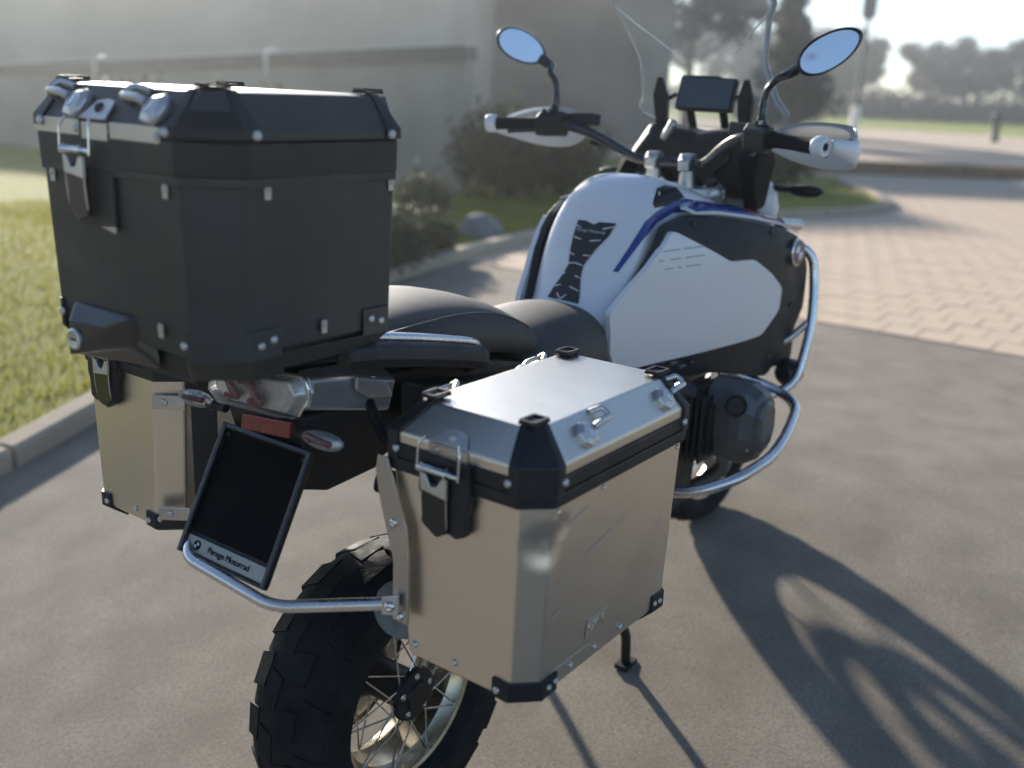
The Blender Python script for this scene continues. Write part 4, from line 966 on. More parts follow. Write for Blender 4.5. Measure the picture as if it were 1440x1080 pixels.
# --- cockpit
bar = cr([(.940, -.455, 1.236), (.985, -.30, 1.243), (1.005, -.24, 1.238), (1.045, -.185, 1.215), (1.10, -.115, 1.170), (1.122, -.07, 1.160), (1.122, .07, 1.160), (1.10, .115, 1.170), (1.045, .185, 1.215), (1.005, .24, 1.238), (.985, .30, 1.243), (.940, .455, 1.236)], 6)
hb = MB().tube(bar, .0140, 14).build('handlebar', 'black_gloss', bike, smooth=60)
for sy in (-1, 1):
    d = V(.045, -sy * .155, .007).normalized()
    e = V(.940, sy * .455, 1.236)
    MB().lathe(e, d, [(-.004, 0), (-.004, .0165), (0, .0185), (.006, .0185), (.010, .0168), (.115, .0172), (.122, .021), (.128, .021), (.128, 0)], 20).build('grip', 'rubber', bike, smooth=35)
    be = MB().lathe(e, -d, [(-.004, 0), (-.004, .020), (.002, .024), (.020, .0245), (.026, .021), (.027, .012), (.023, .010), (.023, 0)], 24).build('bar_end', 'white_plastic', bike, smooth=40)
    MB().lathe(e - d * .0225, -d, [(0, 0), (0, .0095), (.003, .0085), (.003, .004), (.001, .0035), (.001, 0)], 14).build('bar_end_screw', 'black_gloss', be, smooth=40)
    # switch cluster and master cylinder
    sw = MB().loft([[e + d * q + V(-.004, 0, 0) + V(a, 0, h) for a, h in ((-.026, -.030), (.020, -.034), (.034, -.010), (.028, .028), (-.006, .034), (-.030, .016))] for q in (.132, .142, .182, .200)]).build('switch_cluster', 'black_plastic', bike, bevel=.005, seg=2)
    for q, h in ((.146, .035), (.158, .036), (.170, .035)): MB().box(e + d * q + V(-.010, 0, h), (.014, .008, .010)).build('switch_button', 'cast_metal' if q == .158 else 'black_gloss', sw, bevel=.002)
    MB().loft([[e + d * q + V(.034, 0, .010) + V(a, 0, h) for a, h in ((-.022, -.014), (.022, -.014), (.024, .016), (-.020, .020))] for q in (.20, .27)]).build('brake_reservoir', 'black_plastic', bike, bevel=.005, seg=2)
    # lever
    lv = MB().tube(cr([e + d * .19 + V(.035, 0, -.004), e + d * .14 + V(.062, 0, -.012), e + d * .05 + V(.070, 0, -.020), e + d * -.002 + V(.060, 0, -.022)], 5), [.008] * 10 + [.0065] * 4 + [.008, .009], 9, flat=.7).build('hand_lever', 'black_gloss', bike, smooth=50)
    # hand guard: outer white strip and smoked upper shell
    o_ = lambda x, y, z: V(x, sy * y, z)
    pth = [(.945, .492), (1.02, .502), (1.10, .500), (1.150, .475), (1.172, .43), (1.170, .37), (1.150, .315), (1.12, .27)]
    lowz = [1.222, 1.205, 1.190, 1.178, 1.172, 1.175, 1.190, 1.212]; higz = [1.254, 1.250, 1.246, 1.242, 1.240, 1.240, 1.238, 1.236]
    r1 = cr([o_(a, b, z) for (a, b), z in zip(pth, lowz)], 4); r2 = cr([o_(a, b, z) for (a, b), z in zip(pth, higz)], 4)
    md = [(p + q) / 2 + (V((p + q).x / 2 - 1.03, (p + q).y / 2 - sy * .40, 0)).normalized() * .006 for p, q in zip(r1, r2)]
    hg = MB().loft([[p, m_, q] for p, m_, q in zip(r1, md, r2)], caps=False, closed=False).build('hand_guard', 'white_plastic', bike, solid=.005, smooth=50)
    pth2 = [(1.06, .500), (1.10, .497), (1.148, .472), (1.168, .43), (1.166, .37), (1.146, .32), (1.12, .28)]
    top2 = [1.252, 1.264, 1.278, 1.284, 1.284, 1.276, 1.256]
    r3 = cr([o_(a, b, 1.243) for a, b in pth2], 4); r4 = cr([o_(a - .012, b, z) for (a, b), z in zip(pth2, top2)], 4)
    MB().loft([[p, (p + q) / 2 + V(.004, 0, 0), q] for p, q in zip(r3, r4)], caps=False, closed=False).build('guard_extension', 'smoked_guard', hg, solid=.003, smooth=50)
    # mirror: stem, shell, glass
    base = e + d * .165 + V(.004, 0, .024)
    mc = V(1.013, sy * .432, 1.443)
    st_ = cr([base, base + V(.004, -sy * .002, .045), base + V(.006, sy * .004, .085), base + V(.008, sy * .026, .112), mc + V(.012, -sy * .095, -.052), mc + V(.010, -sy * .060, -.030)], 6)
    ms = MB().tube(st_, [.0105] * 8 + [.0085] * 8 + [.0085, .009, .0095, .010, .0105, .011, .0115, .012, .0125, .013, .0135, .014, .0145, .015, .015], 10).build('mirror_stem', 'black_gloss', bike, smooth=50)
    MB().lathe(base + V(0, 0, -.012), (0, 0, 1), [(0, 0), (0, .014), (.020, .013), (.040, .0095), (.040, 0)], 14).build('stem_collar', 'black_plastic', ms, smooth=40)
    # glass faces back and slightly inwards / up
    nrm = MIRN[sy]
    ux = V(0, 0, 1).cross(nrm).normalized(); uz = nrm.cross(ux).normalized()
    A = R(MIRA[sy]); ax1 = ux * math.cos(A) + uz * math.sin(A); ax2 = -ux * math.sin(A) + uz * math.cos(A)
    def outline(k, off, n=36):
        r_ = []
        for i in range(n):
            t = 2 * math.pi * i / n; a_ = math.cos(t); b_ = math.sin(t)
            px = .072 * math.copysign(abs(a_) ** .92, a_); pz = .0385 * math.copysign(abs(b_) ** 1.05, b_) * (1 - .10 * a_)
            r_.append(mc + (ax1 * px + ax2 * pz) * k + nrm * off)
        return r_
    sh = MB().loft([outline(.25, -.028), outline(.70, -.022), outline(1.04, -.004), outline(1.09, .004), outline(1.06, .008), outline(.975, .005), outline(.95, .001)]).build('mirror_shell', 'black_gloss', ms, smooth=40)
    MB().loft([outline(.96, .0015), outline(.955, .0030)]).build('mirror_glass', 'mirror_glass', ms, smooth=20)
    # bar clamp, riser
    cl = MB().loft([[V(1.122 + a, sy * .050 + q, 1.160 + h) for a, h in ((-.028, -.020), (.028, -.020), (.030, .006), (.016, .026), (-.016, .026), (-.030, .008))] for q in (-.016, .016)]).build('bar_clamp', 'cast_metal', bike, bevel=.005, seg=3)
    for a, h in ((-.029, .010), (-.025, -.008)): rivet(cl, V(1.122 + a, sy * .050, 1.160 + h), (-1, 0, .5), .0075, 'steel', 'clamp_bolt')
    MB().cyl((1.122, sy * .050, 1.142), (1.128, sy * .050, 1.090), .019, .024).build('bar_riser', 'cast_metal', bike, smooth=40)
    MB().lathe(V(1.178, sy * .108, 1.060), V(-.40, 0, .916), [(0, 0), (0, .034), (.034, .034), (.038, .030), (.046, .027), (.046, .020), (.052, .020), (.054, .016), (.054, 0)], 22).build('fork_cap', 'cast_metal', bike, smooth=40)
    MB().lathe(V(1.178, sy * .108, 1.060) + V(-.40, 0, .916) * .054, V(-.40, 0, .916), [(0, 0), (0, .019), (.010, .018), (.010, 0)], 6).build('cap_bolt', 'black_gloss', bike)
tclamp = MB().loft([[V(x, y, 1.070 + k) for x, y in ((1.10, -.06), (1.13, -.10), (1.165, -.145), (1.215, -.13), (1.20, -.06), (1.20, .06), (1.215, .13), (1.165, .145), (1.13, .10), (1.10, .06))] for k in (0, .028)]).build('top_clamp', 'cast_metal', bike, bevel=.005, seg=3)
MB().lathe(V(1.150, 0, 1.095), (-.3, 0, 1), [(0, 0), (0, .022), (.008, .022), (.008, .014), (.004, .012), (.004, 0)], 6).build('stem_nut', 'chrome', tclamp)
MB().lathe(V(1.118, .022, 1.100), (-.6, .1, 1), [(0, 0), (0, .016), (.012, .016), (.014, .012), (.010, .009), (.010, 0)], 18).build('ignition_lock', 'chrome', tclamp, smooth=40)
# cables
for y0, y1 in ((.19, .06), (.21, .10), (-.20, -.08)):
    MB().tube(cr([(1.05, y0, 1.20), (1.13, y0 * .8, 1.175), (1.22, y1, 1.12), (1.28, y1, 1.02)], 6), .0055, 8).build('cable', 'rubber', bike, smooth=50)
# steering-side dark cover and dash cowl
MB().loft([[V(x, y, z) for x, y, z in ((1.18, -.16, 1.18), (1.16, -.19, 1.10), (1.20, -.19, 1.035), (1.36, -.17, 1.04), (1.40, -.15, 1.16), (1.32, -.15, 1.20))],
           [V(x, y, z) for x, y, z in ((1.16, -.225, 1.20), (1.13, -.235, 1.13), (1.18, -.235, 1.05), (1.30, -.205, 1.05), (1.36, -.20, 1.18), (1.28, -.215, 1.215))]]).build('cockpit_side_cover', 'matt_black', bike, bevel=.012, seg=3)
MB().loft([[V(x, y, z) for x, y, z in ((1.18, .16, 1.16), (1.16, .19, 1.10), (1.20, .19, 1.035), (1.36, .17, 1.04), (1.40, .15, 1.16), (1.32, .15, 1.18))],
           [V(x, y, z) for x, y, z in ((1.20, .205, 1.15), (1.19, .215, 1.10), (1.22, .215, 1.05), (1.30, .20, 1.05), (1.36, .19, 1.15), (1.30, .20, 1.17))]]).build('cockpit_side_cover', 'matt_black', bike, bevel=.012, seg=3)
cow = []
for x, w_, zl, zh in ((1.235, .185, 1.09, 1.225), (1.26, .205, 1.07, 1.255), (1.32, .20, 1.06, 1.262), (1.40, .17, 1.06, 1.24), (1.46, .12, 1.06, 1.19)):
    cow.append([V(x, y, z) for y, z in ((-w_, zl), (w_, zl), (w_, zl + (zh - zl) * .55), (w_ * .72, zh), (w_ * .30, zh - .01), (0, zh - .02), (-w_ * .30, zh - .01), (-w_ * .72, zh), (-w_, zl + (zh - zl) * .55))])
cw = MB().loft(cow).build('dash_cowl', 'black_plastic', bike, bevel=.010, seg=3)
# instrument screen
tn = V(-.93, 0, .28).normalized(); tu = V(.28, 0, .93).normalized(); TC = V(1.285, -.004, 1.340)
t_ = lambda a, h, o: TC + V(0, -a, 0) + tu * h + tn * o
sc = MB().ext([t_(a, h, -.018) for a, h in round_poly([(-.085, .050), (.030, .050), (.040, .045), (.085, .045), (.085, -.046), (-.085, -.046)], .008, 3)], tn * .020).build('instrument_screen', 'black_plastic', bike, bevel=.003)
MB().ext([t_(a, h, .0025) for a, h in round_poly([(-.078, .043), (.078, .040), (.078, -.040), (-.078, -.040)], .005, 3)], tn * .0015).build('display_glass', 'screen_glass', sc)
MB().tube([V(1.30, -.05, 1.31), V(1.34, -.05, 1.24)], .012, 10).build('screen_mount', 'black_plastic', sc, smooth=40)
MB().tube([V(1.30, .05, 1.31), V(1.34, .05, 1.24)], .012, 10).build('screen_mount', 'black_plastic', sc, smooth=40)
for sy in (-1, 1):
    # windscreen bracket posts with pointed tips, adjuster
    MB().loft([[V(1.30 + a, sy * .125 + b, 1.22) for a, b in ((-.012, -.014), (.012, -.014), (.012, .014), (-.012, .014))], [V(1.275 + a, sy * .128 + b, 1.33) for a, b in ((-.010, -.022), (.010, -.022), (.010, .022), (-.010, .022))], [V(1.265 + a, sy * .130 + b, 1.380) for a, b in ((-.004, -.008), (.004, -.008), (.004, .008), (-.004, .008))]]).build('screen_post', 'black_plastic', bike, bevel=.003)
    MB().tube([V(1.292, sy * .090, 1.335), V(1.30, sy * .135, 1.315)], .007, 8).build('screen_arm', 'black_gloss', bike, smooth=40)
MB().tube(cr([(1.235, .088, 1.215), (1.232, .066, 1.248), (1.225, .055, 1.262)], 4), [.010, .011, .012, .012, .013, .013, .013, .012, .009], 10).build('screen_knob', 'cast_metal', bike, smooth=50)
# windscreen: curved clear sheet, leaning back
def ws(u, v):
    """u -1..1 across (right to left), v 0..1 up"""
    w_ = (.205, .235, .19, .20, .225, .24, .215, .15)[0] if False else float(np.interp(v, [0, .10, .22, .45, .70, .82, .92, 1.0], [.150, .235, .205, .188, .215, .240, .205, .10]))
    x = 1.405 - .285 * v - .10 * abs(u) ** 2.2 * (1 - .35 * v) * .35; z = 1.250 + .390 * v
    return V(x, u * w_, z)
rows = [[ws(-1 + 2 * i / 20, v / 24) for i in range(21)] for v in range(25)]
scr = MB().loft(rows, caps=False, closed=False).build('windscreen', 'clear_screen', bike, solid=.004, smooth=60)
for sg in (-1, 1):
    ed = [ws(sg, v / 24) for v in range(25)]
    MB().tube(ed, .0019, 6).build('screen_edge', 'clear_edge', scr, smooth=60)
MB().tube([ws(-1 + 2 * i / 20, 1.0) for i in range(21)], .0019, 6).build('screen_edge', 'clear_edge', scr, smooth=60)
for sg in (-1, 1):
    fl = MB().tube([ws(sg, .80), ws(sg * .80, .66), ws(sg * .46, .50)], .0020, 6).build('screen_fold', 'clear_edge', scr, smooth=60)

# ------------------------------------------------------------------ surroundings
def foliage_mat(name, c1, c2, sc=3.0, transl=0.25):
    m = bpy.data.materials.new(name); m.use_nodes = True; t = m.node_tree; L = t.links.new; b = t.nodes['Principled BSDF']
    tc = t.nodes.new('ShaderNodeTexCoord'); n = t.nodes.new('ShaderNodeTexNoise'); n.inputs['Scale'].default_value = sc; n.inputs['Detail'].default_value = 4
    L(tc.outputs['Object'], n.inputs[0]); r = t.nodes.new('ShaderNodeMapRange'); r.inputs[1].default_value = .35; r.inputs[2].default_value = .65; L(n.outputs[0], r.inputs[0])
    k = t.nodes.new('ShaderNodeMix'); k.data_type = 'RGBA'; L(r.outputs[0], k.inputs[0]); k.inputs[6].default_value = (*c1, 1); k.inputs[7].default_value = (*c2, 1)
    L(k.outputs[2], b.inputs['Base Color']); b.inputs['Roughness'].default_value = .7; b.inputs['Specular IOR Level'].default_value = .25
    out = t.nodes['Material Output']; tl_ = t.nodes.new('ShaderNodeBsdfTranslucent'); L(k.outputs[2], tl_.inputs[0]); mx = t.nodes.new('ShaderNodeMixShader'); mx.inputs[0].default_value = transl
    L(b.outputs[0], mx.inputs[1]); L(tl_.outputs[0], mx.inputs[2]); L(mx.outputs[0], out.inputs[0])
    MATS[name] = m
foliage_mat('leaf_dark', (.055, .065, .038), (.075, .085, .05), 4, .35)
foliage_mat('leaf_mid', (.035, .055, .015), (.085, .105, .030), 4)
foliage_mat('leaf_conifer', (.035, .045, .042), (.06, .07, .06), 1.2)
foliage_mat('twig_brown', (.10, .078, .062), (.16, .125, .10), .35, .3)
foliage_mat('twig_grey', (.085, .075, .07), (.135, .12, .112), .35, .3)
foliage_mat('grass_blade', (.23, .235, .024), (.32, .30, .045), .8, .45)
mat('bark', (.11, .09, .07), .85, var=.25, vscale=8, bump=.4, bscale=20)
mat('render_pale', (.56, .50, .42), .85, var=.16, vscale=.45, bump=.15, bscale=25)
mat('render_brown', (.33, .28, .23), .85, var=.2, vscale=.6, bump=.15, bscale=25)
mat('roof_tile', (.075, .07, .068), .8, var=.15, vscale=2, bump=.2, bscale=20)
mat('window_dark', (.03, .035, .04), .12, var=.1, coat=.5)
mat('wall_grey', (.42, .375, .315), .85, var=.18, vscale=.8, bump=.2, bscale=30)
mat('coping_grey', (.16, .145, .125), .6, var=.08, vscale=2, bump=.1, bscale=40)
mat('zinc', (.70, .70, .68), .42, .7, var=.08, vscale=6)
mat('post_grey', (.10, .105, .11), .6, .3, var=.1)
mat('pale_stone', (.22, .22, .215), .85, var=.1, vscale=6, bump=.4, bscale=12)

def leaf_cloud(name, m, parent, blobs, n, size, seed, kind=None, shell=.55):
    """n small bent leaves spread through ellipsoid blobs (c, r)"""
    rs_ = np.random.RandomState(seed); vs = []; wts = np.array([r[0] * r[1] * r[2] for _, r in blobs]) ** .67; wts /= wts.sum()
    idx = rs_.choice(len(blobs), n, p=wts)
    d = rs_.normal(size=(n, 3)); d /= np.linalg.norm(d, axis=1)[:, None]
    rad = (shell + (1 - shell) * rs_.rand(n)) * (1 + .16 * rs_.normal(size=n))
    C_ = np.array([b[0] for b in blobs])[idx]; Rr = np.array([b[1] for b in blobs])[idx]
    c = C_ + d * Rr * rad[:, None]
    u = rs_.normal(size=(n, 3)); u /= np.linalg.norm(u, axis=1)[:, None]; v = np.cross(u, d + .3 * rs_.normal(size=(n, 3))); v /= np.linalg.norm(v, axis=1)[:, None] + 1e-9
    s = size * (.6 + .8 * rs_.rand(n))[:, None]
    P = np.stack([c - u * s, c + v * s * .45, c + u * s, c - v * s * .45], 1).reshape(-1, 3)
    cen = P.mean(0); me = bpy.data.meshes.new(name)
    me.from_pydata((P - cen).tolist(), [], [(4 * i, 4 * i + 1, 4 * i + 2, 4 * i + 3) for i in range(n)])
    me.materials.append(MATS[m]); o = bpy.data.objects.new(name, me); COL.objects.link(o); link(o, parent, Vector(cen))
    if kind: o['kind'] = kind
    return o

def shrub(p, r, h, m, label, seed, n=1500, size=.035, group='garden shrubs on the lawn'):
    t = thing('shrub', p, label, 'shrub', group); p = Vector(p); rnd = random.Random(seed)
    blobs = [(tuple(p + V(0, 0, h * .5)), (r * .85, r * .85, h * .5))]
    for k in range(6):
        a = rnd.uniform(0, 6.28); q = rnd.uniform(.3, .65) * r
        blobs.append((tuple(p + V(q * math.cos(a), q * math.sin(a), h * rnd.uniform(.35, .75))), (r * .45, r * .45, h * .33)))
    leaf_cloud('foliage', m, t, blobs, n, size, seed)
    for k in range(4):
        a = k * 1.57 + rnd.uniform(-.4, .4)
        MB().tube([p + V(0, 0, -.02), p + V(.15 * r * math.cos(a), .15 * r * math.sin(a), h * .3), p + V(.5 * r * math.cos(a), .5 * r * math.sin(a), h * .7)], [.018, .014, .006], 6).build('stem', 'bark', t)
    return t

def tree(p, h, m, label, seed, n=2600, size=.35, group='bare trees along the far edge of the meadow', conifer=False):
    t = thing('tree', p, label, 'tree', group); p = Vector(p); rnd = random.Random(seed)
    if conifer:
        MB().tube([p, p + V(0, 0, h * .97)], [.03 * h, .004 * h], 8).build('trunk', 'bark', t, smooth=50)
        blobs = []
        for k in range(14):
            f = k / 13; rr = h * (.24 * (1 - f) + .03)
            for q in range(3):
                a = rnd.uniform(0, 6.28); blobs.append((tuple(p + V(rr * .45 * math.cos(a), rr * .45 * math.sin(a), h * (.10 + .86 * f))), (rr * .75, rr * .75, h * .07)))
        leaf_cloud('crown', m, t, blobs, n, size, seed, shell=.3); return t
    tr = MB(); bend = V(rnd.uniform(-.04, .04) * h, rnd.uniform(-.04, .04) * h, 0)
    tr.tube([p, p + V(0, 0, h * .25), p + bend + V(0, 0, h * .5), p + bend * 1.4 + V(0, 0, h * .86)], [.026 * h, .020 * h, .014 * h, .003 * h], 8)
    trunk = tr.build('trunk', 'bark', t, smooth=50); blobs = []
    for k in range(11):
        a = k * 2.4 + rnd.uniform(-.4, .4); z0 = h * rnd.uniform(.25, .62); ln = h * rnd.uniform(.20, .34)
        s0 = p + bend * (z0 / h * 2 if z0 < h / 2 else 1) + V(0, 0, z0); e0 = s0 + V(ln * math.cos(a), ln * math.sin(a), ln * rnd.uniform(.55, 1.1))
        MB().tube([s0, (s0 + e0) / 2 + V(0, 0, -.04 * h), e0], [.010 * h, .007 * h, .002 * h], 6).build('limb', 'bark', t)
        blobs.append((tuple(e0), (h * rnd.uniform(.10, .17), h * rnd.uniform(.10, .17), h * rnd.uniform(.08, .14))))
        blobs.append((tuple((s0 + e0 * 2) / 3), (h * .11, h * .11, h * .09)))
    blobs.append((tuple(p + bend * 1.4 + V(0, 0, h * .84)), (h * .14, h * .14, h * .14)))
    leaf_cloud('crown', m, t, blobs, n, size, seed, shell=.25)
    return t

# boundary wall with a heavy coping beam, held by two metal straps
def boundary_wall():
    A = V(6.55, 20.0, 0); B = V(7.14, 15.16, 0); Cc = V(8.11, 6.34, 0)
    t = thing('boundary_wall', (7.6, 10.5, FLAT), 'long grey garden wall with a dark coping beam behind the top case', 'wall')
    P = [(A, 1.22), (B, 1.33), (Cc, 1.80)]
    def band(z_of, th0, th1, nm, m, out0=0.0, out1=.16, parent=None, bevel=0):
        rows = []
        for q, top in P:
            a, b = z_of(top); rows.append([q + V(-out0, 0, a), q + V(out1, 0, a), q + V(out1, 0, b), q + V(-out0, 0, b)])
        return MB().loft(rows).build(nm, m, parent or t, bevel=bevel)
    band(lambda z: (FLAT - .1, z - .18), 0, 0, 'wall_face', 'wall_grey', .0, .15)
    cp = band(lambda z: (z - .18, z - .012), 0, 0, 'coping_beam', 'coping_grey', .05, .20)
    band(lambda z: (z - .011, z + .004), 0, 0, 'coping_cap', 'zinc', .07, .22)
    for f in (.285, .66):
        q = B.lerp(Cc, f); z = 1.33 + .47 * f
        MB().tube(fillet([q + V(-.06, 0, z - .26), q + V(-.075, 0, z - .02), q + V(.02, 0, z + .045), q + V(.23, 0, z - .02)], .05, 4), .022, 8).build('strap', 'zinc', cp, smooth=50)
    return t
boundary_wall()

# buildings behind
def building(name, a, b, depth, h, rise, wallm, label, wins, eave=.35):
    a = V(*a, 0); b = V(*b, 0); d = (b - a).normalized(); n = V(d.y, -d.x, 0)
    if n.dot(a - CAM_POS) < 0: n = -n
    L = (b - a).length; t = thing(name, (a.x, a.y, FLAT), label, 'building')
    f = lambda u, v, z: a + d * u + n * v + V(0, 0, FLAT + z)
    MB().loft([[f(0, 0, -.2), f(L, 0, -.2), f(L, depth, -.2), f(0, depth, -.2)], [f(0, 0, h), f(L, 0, h), f(L, depth, h), f(0, depth, h)]]).build('wall', wallm, t)
    rf = MB().ext([f(-eave, -eave, h - .02), f(-eave, depth / 2, h + rise), f(-eave, depth + eave, h - .02), f(-eave, depth + eave, h - .2), f(-eave, depth / 2, h + rise - .2), f(-eave, -eave, h - .2)], d * (L + 2 * eave)).build('roof', 'roof_tile', t)
    MB().tube([f(-eave, -eave - .06, h - .16), f(L + eave, -eave - .06, h - .16)], .07, 10).build('gutter', 'zinc', rf, smooth=50)
    for u, z, w_, hh in wins:
        wn = MB().loft([[f(u, -.03, z), f(u + w_, -.03, z), f(u + w_, -.03, z + hh), f(u, -.03, z + hh)], [f(u, .02, z), f(u + w_, .02, z), f(u + w_, .02, z + hh), f(u, .02, z + hh)]]).build('window', wallm, t)
        MB().box(f(u + w_ / 2, -.036, z + hh / 2), (.012, w_ - .16, hh - .16), Matrix((n, d, V(0, 0, 1))).transposed()).build('pane', 'window_dark', wn)
        MB().box(f(u + w_ / 2, -.08, z - .04), (.14, w_ + .1, .06), Matrix((n, d, V(0, 0, 1))).transposed()).build('sill', 'zinc', wn)
    return t
building('rendered_house', (9.4, 24.6), (14.9, 12.6), 7, 3.7, 1.0, 'render_pale', 'pale grey rendered house rising behind the garden wall', [])
building('brown_house', (18.6, 16.2), (22.4, 11.2), 7, 3.9, .7, 'render_brown', 'dull brown house behind the handlebars', [])

# planting near the lawn
shrub((3.62, 3.42, FLAT), .42, .46, 'leaf_dark', 'low dark shrub right behind the passenger seat', 1, 1700)
shrub((4.20, 3.62, FLAT), .36, .40, 'leaf_dark', 'small dark shrub between the top case and the tank', 2, 1500)
shrub((5.35, 4.55, FLAT), .30, .55, 'leaf_dark', 'upright dark shrub beside the grey garden stone', 3, 1200)
for i, (x, y, h) in enumerate([(3.55, 6.0, 1.1), (4.3, 7.2, 1.1), (5.2, 7.2, 1.1), (6.4, 7.6, 1.1)]):  # unseen row, added to throw shadow bands across the lawn
    shrub((x, y, FLAT), .40, h, 'leaf_mid', ['tall green shrub hidden behind the top case, nearest the kerb', 'tall green shrub second from the kerb behind the top case', 'tall green shrub on the lawn in front of the wall', 'tall green shrub closest to the wall end'][i], 10 + i, 1500, .045)
shrub((12.3, 4.3, FLAT), .75, .75, 'leaf_dark', 'dark rounded shrub at the tip of the lawn', 20, 1600, .06)
shrub((13.6, 5.0, FLAT), .80, .90, 'leaf_dark', 'dark shrub behind the lawn tip, taller of that pair', 21, 1600, .06)
shrub((8.05, 5.75, FLAT), .70, 1.1, 'leaf_dark', 'tall dark shrub at the right end of the garden wall', 22, 2600, .06)
shrub((9.1, 5.6, FLAT), .65, .9, 'leaf_dark', 'bushy dark shrub between the garden wall and the brown house', 23, 2200, .06)
st2 = MB(); rnd = random.Random(5)
rg = []
for z, r in ((-.05, .20), (.06, .21), (.14, .18), (.20, .11), (.22, .04)):
    rg.append([V(5.42 + r * math.cos(k * .7) * (1 + .30 * rnd.uniform(-1, 1)), 3.98 + r * math.sin(k * .7) * (1 + .30 * rnd.uniform(-1, 1)), FLAT + z) for k in range(9)])
tag(st2.loft(rg).build('garden_stone', 'pale_stone', None, bevel=.02, smooth=60), 'rounded grey garden stone on the lawn beside dark shrubs', 'stone')

# low brown wall of blocks at the yard's far side
bw = thing('block_wall', (20, 3.4, FLAT), 'low brown block wall at the far edge of the paved yard', 'wall')
a = V(16.6, 6.6, FLAT); b = V(24.5, -2.2, FLAT); d = (b - a); n_b = 16
for k in range(n_b):
    p = a + d * ((k + .5) / n_b); MB().box(p + V(0, 0, .11), (d.length / n_b - .02, .30, .26), Matrix.Rotation(math.atan2(d.y, d.x), 3, 'Z')).build('block', 'brown_stone', bw, bevel=.015)

# lamp post and bollard by the road
lp = thing('street_lamp', (53.66, 16.45, FLAT), 'slim dark street lamp standing behind the right mirror', 'street lamp')
MB().tube([V(53.66, 16.45, FLAT), V(53.66, 16.45, FLAT + 3), V(53.66, 16.45, FLAT + 7.3)], [.14, .11, .09], 12).build('mast', 'post_grey', lp, smooth=50)
MB().tube([V(53.66, 16.45, FLAT), V(53.66, 16.45, FLAT + 1.2)], .24, 12).build('base', 'zinc', lp, smooth=50)
MB().loft([[V(53.66 + a * k, 16.45 + b * k, FLAT + z) for a, b in ((-.3, -.3), (.3, -.3), (.3, .3), (-.3, .3))] for z, k in ((5.5, .6), (5.7, 1), (6.9, 1), (7.2, .5))]).build('lamp_head', 'post_grey', lp, bevel=.03)
bo = MB().lathe(V(45.95, 7.96, FLAT), (0, 0, 1), [(0, 0), (0, .22), (.15, .20), (.2, .16), (1.0, .16), (1.05, .20), (1.15, .18), (1.25, .05), (1.25, 0)], 16).build('bollard', 'post_grey', None, smooth=50)
tag(bo, 'short dark bollard at the roadside in front of the meadow', 'bollard')

# far trees
rnd = random.Random(11)
ORD = 'first second third fourth fifth sixth seventh eighth ninth tenth eleventh twelfth thirteenth fourteenth fifteenth sixteenth last'.split()
k = 0
for i, u in enumerate(np.linspace(0, 1, 17)):
    x = 106.1 + u * 31 + rnd.uniform(-5, 8); y = 51.3 - u * 43 + rnd.uniform(-2, 2)
    h = 1.12 * [9.5, 8.2, 8.8, 7.6, 8.0, 8.4, 9.0, 8.2, 7.4, 7.8, 8.3, 7.6, 8.4, 10.8, 9.6, 10.2, 9.0][i]
    tree((x, y, FLAT - .3), h, 'twig_brown' if i % 3 else 'twig_grey', 'bare %s tree, %s from the left in the far row behind the meadow' % ('brown' if i % 3 else 'grey', ORD[i]), 100 + i, 4200, .34)
tree((39.1, 14.6, FLAT), 6.9, 'leaf_conifer', 'dark conifer beside the brown house, above the instrument screen', 60, 3800, .22, 'trees near the houses', conifer=True)
tree((36.0, 17.5, FLAT), 8.6, 'twig_grey', 'grey bare tree between the brown house and the conifer', 61, 3000, .22, 'trees near the houses')
tree((-10.5, 1.6, gz(-9)), 6.2, 'twig_brown', 'bare tree behind the photographer, mirrored in the motorcycle mirrors', 90, 3600, .10, 'trees near the houses')
hedge = []
for i in range(26):
    u = i / 25; hedge.append(((106 + u * 31 - 3, 53 - u * 46, FLAT + .9), (3.0, 3.0, 2.6)))
o = leaf_cloud('undergrowth', 'twig_grey', None, hedge, 16000, .38, 77, 'stuff', .2)
tag(o, 'dark undergrowth below the far row of trees', 'undergrowth')

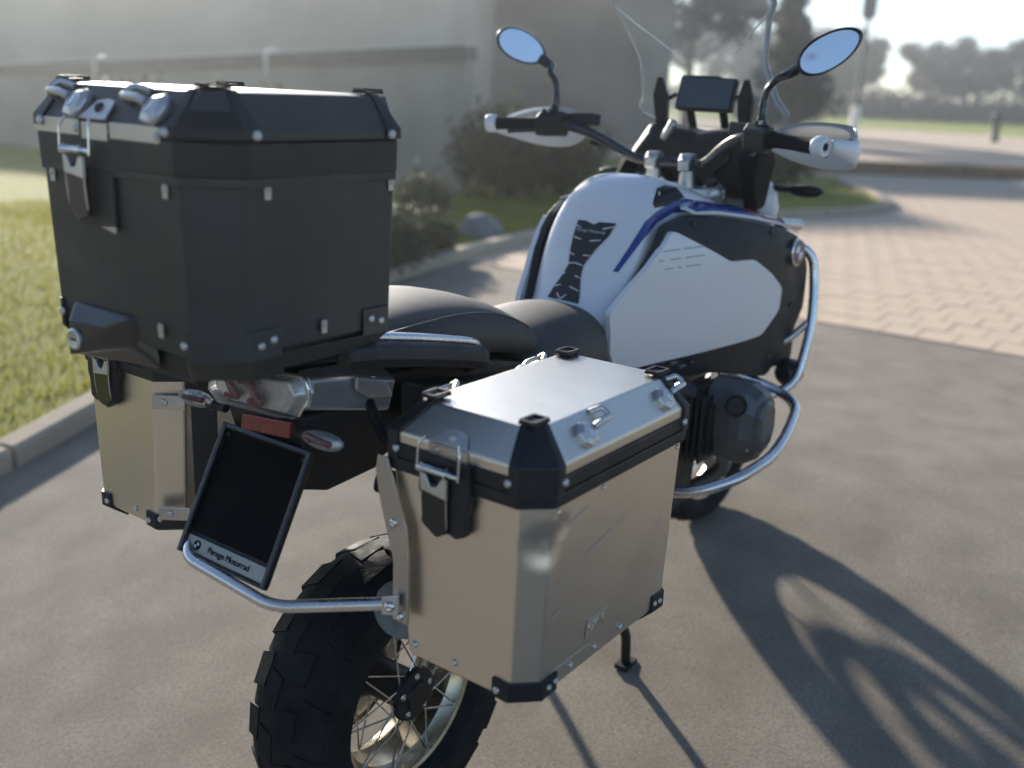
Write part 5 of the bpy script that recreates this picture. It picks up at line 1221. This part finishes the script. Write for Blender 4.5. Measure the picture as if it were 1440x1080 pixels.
# grass blades on the lawn
def grass():
    rs_ = np.random.RandomState(4); N = 60000
    x = np.concatenate([rs_.uniform(-.6, 4.5, N // 2), rs_.uniform(3.0, 9.0, N // 2)]); y = np.concatenate([rs_.uniform(2.3, 7.5, N // 2), rs_.uniform(2.6, 8, N // 2)])
    ex = np.array([e.x for e in edge]); ey = np.array([e.y for e in edge]); o_ = np.argsort(ex); ok = y > np.interp(x, ex[o_], ey[o_]) + .03
    x = x[ok]; y = y[ok]; n = len(x); z = np.array([gz(q) for q in x]) + .033
    a = rs_.rand(n) * 6.28; h = .018 + .022 * rs_.rand(n); w_ = .004 + .003 * rs_.rand(n); l = rs_.normal(size=(n, 2)) * .014
    P = np.stack([np.stack([x - w_ * np.cos(a), y - w_ * np.sin(a), z], 1), np.stack([x + w_ * np.cos(a), y + w_ * np.sin(a), z], 1), np.stack([x + l[:, 0], y + l[:, 1], z + h], 1)], 1).reshape(-1, 3)
    me = bpy.data.meshes.new('grass'); me.from_pydata(P.tolist(), [], [(3 * i, 3 * i + 1, 3 * i + 2) for i in range(n)]); me.materials.append(MATS['grass_blade'])
    o = bpy.data.objects.new('grass', me); COL.objects.link(o); WL[o.name] = V(0, 0, 0)
    tag(o, 'short sunlit grass of the lawn', 'grass', kind='stuff')
grass()

# ------------------------------------------------------------------ added scattering volume: imitates lens glare and softens the background
hz = MB().box((75, 50, 10.5), (460, 510, 25)).build('haze', 'bark', None)
hm = bpy.data.materials.new('haze_air'); hm.use_nodes = True; t = hm.node_tree
for n in list(t.nodes): t.nodes.remove(n)
out = t.nodes.new('ShaderNodeOutputMaterial'); pv = t.nodes.new('ShaderNodeVolumePrincipled')
pv.inputs['Color'].default_value = (.93, .95, .97, 1); pv.inputs['Density'].default_value = 0.0021; pv.inputs['Anisotropy'].default_value = .72
t.links.new(pv.outputs[0], out.inputs['Volume']); hz.data.materials.clear(); hz.data.materials.append(hm)
tag(hz, 'thin bright winter haze filling the whole view', 'haze', kind='stuff')
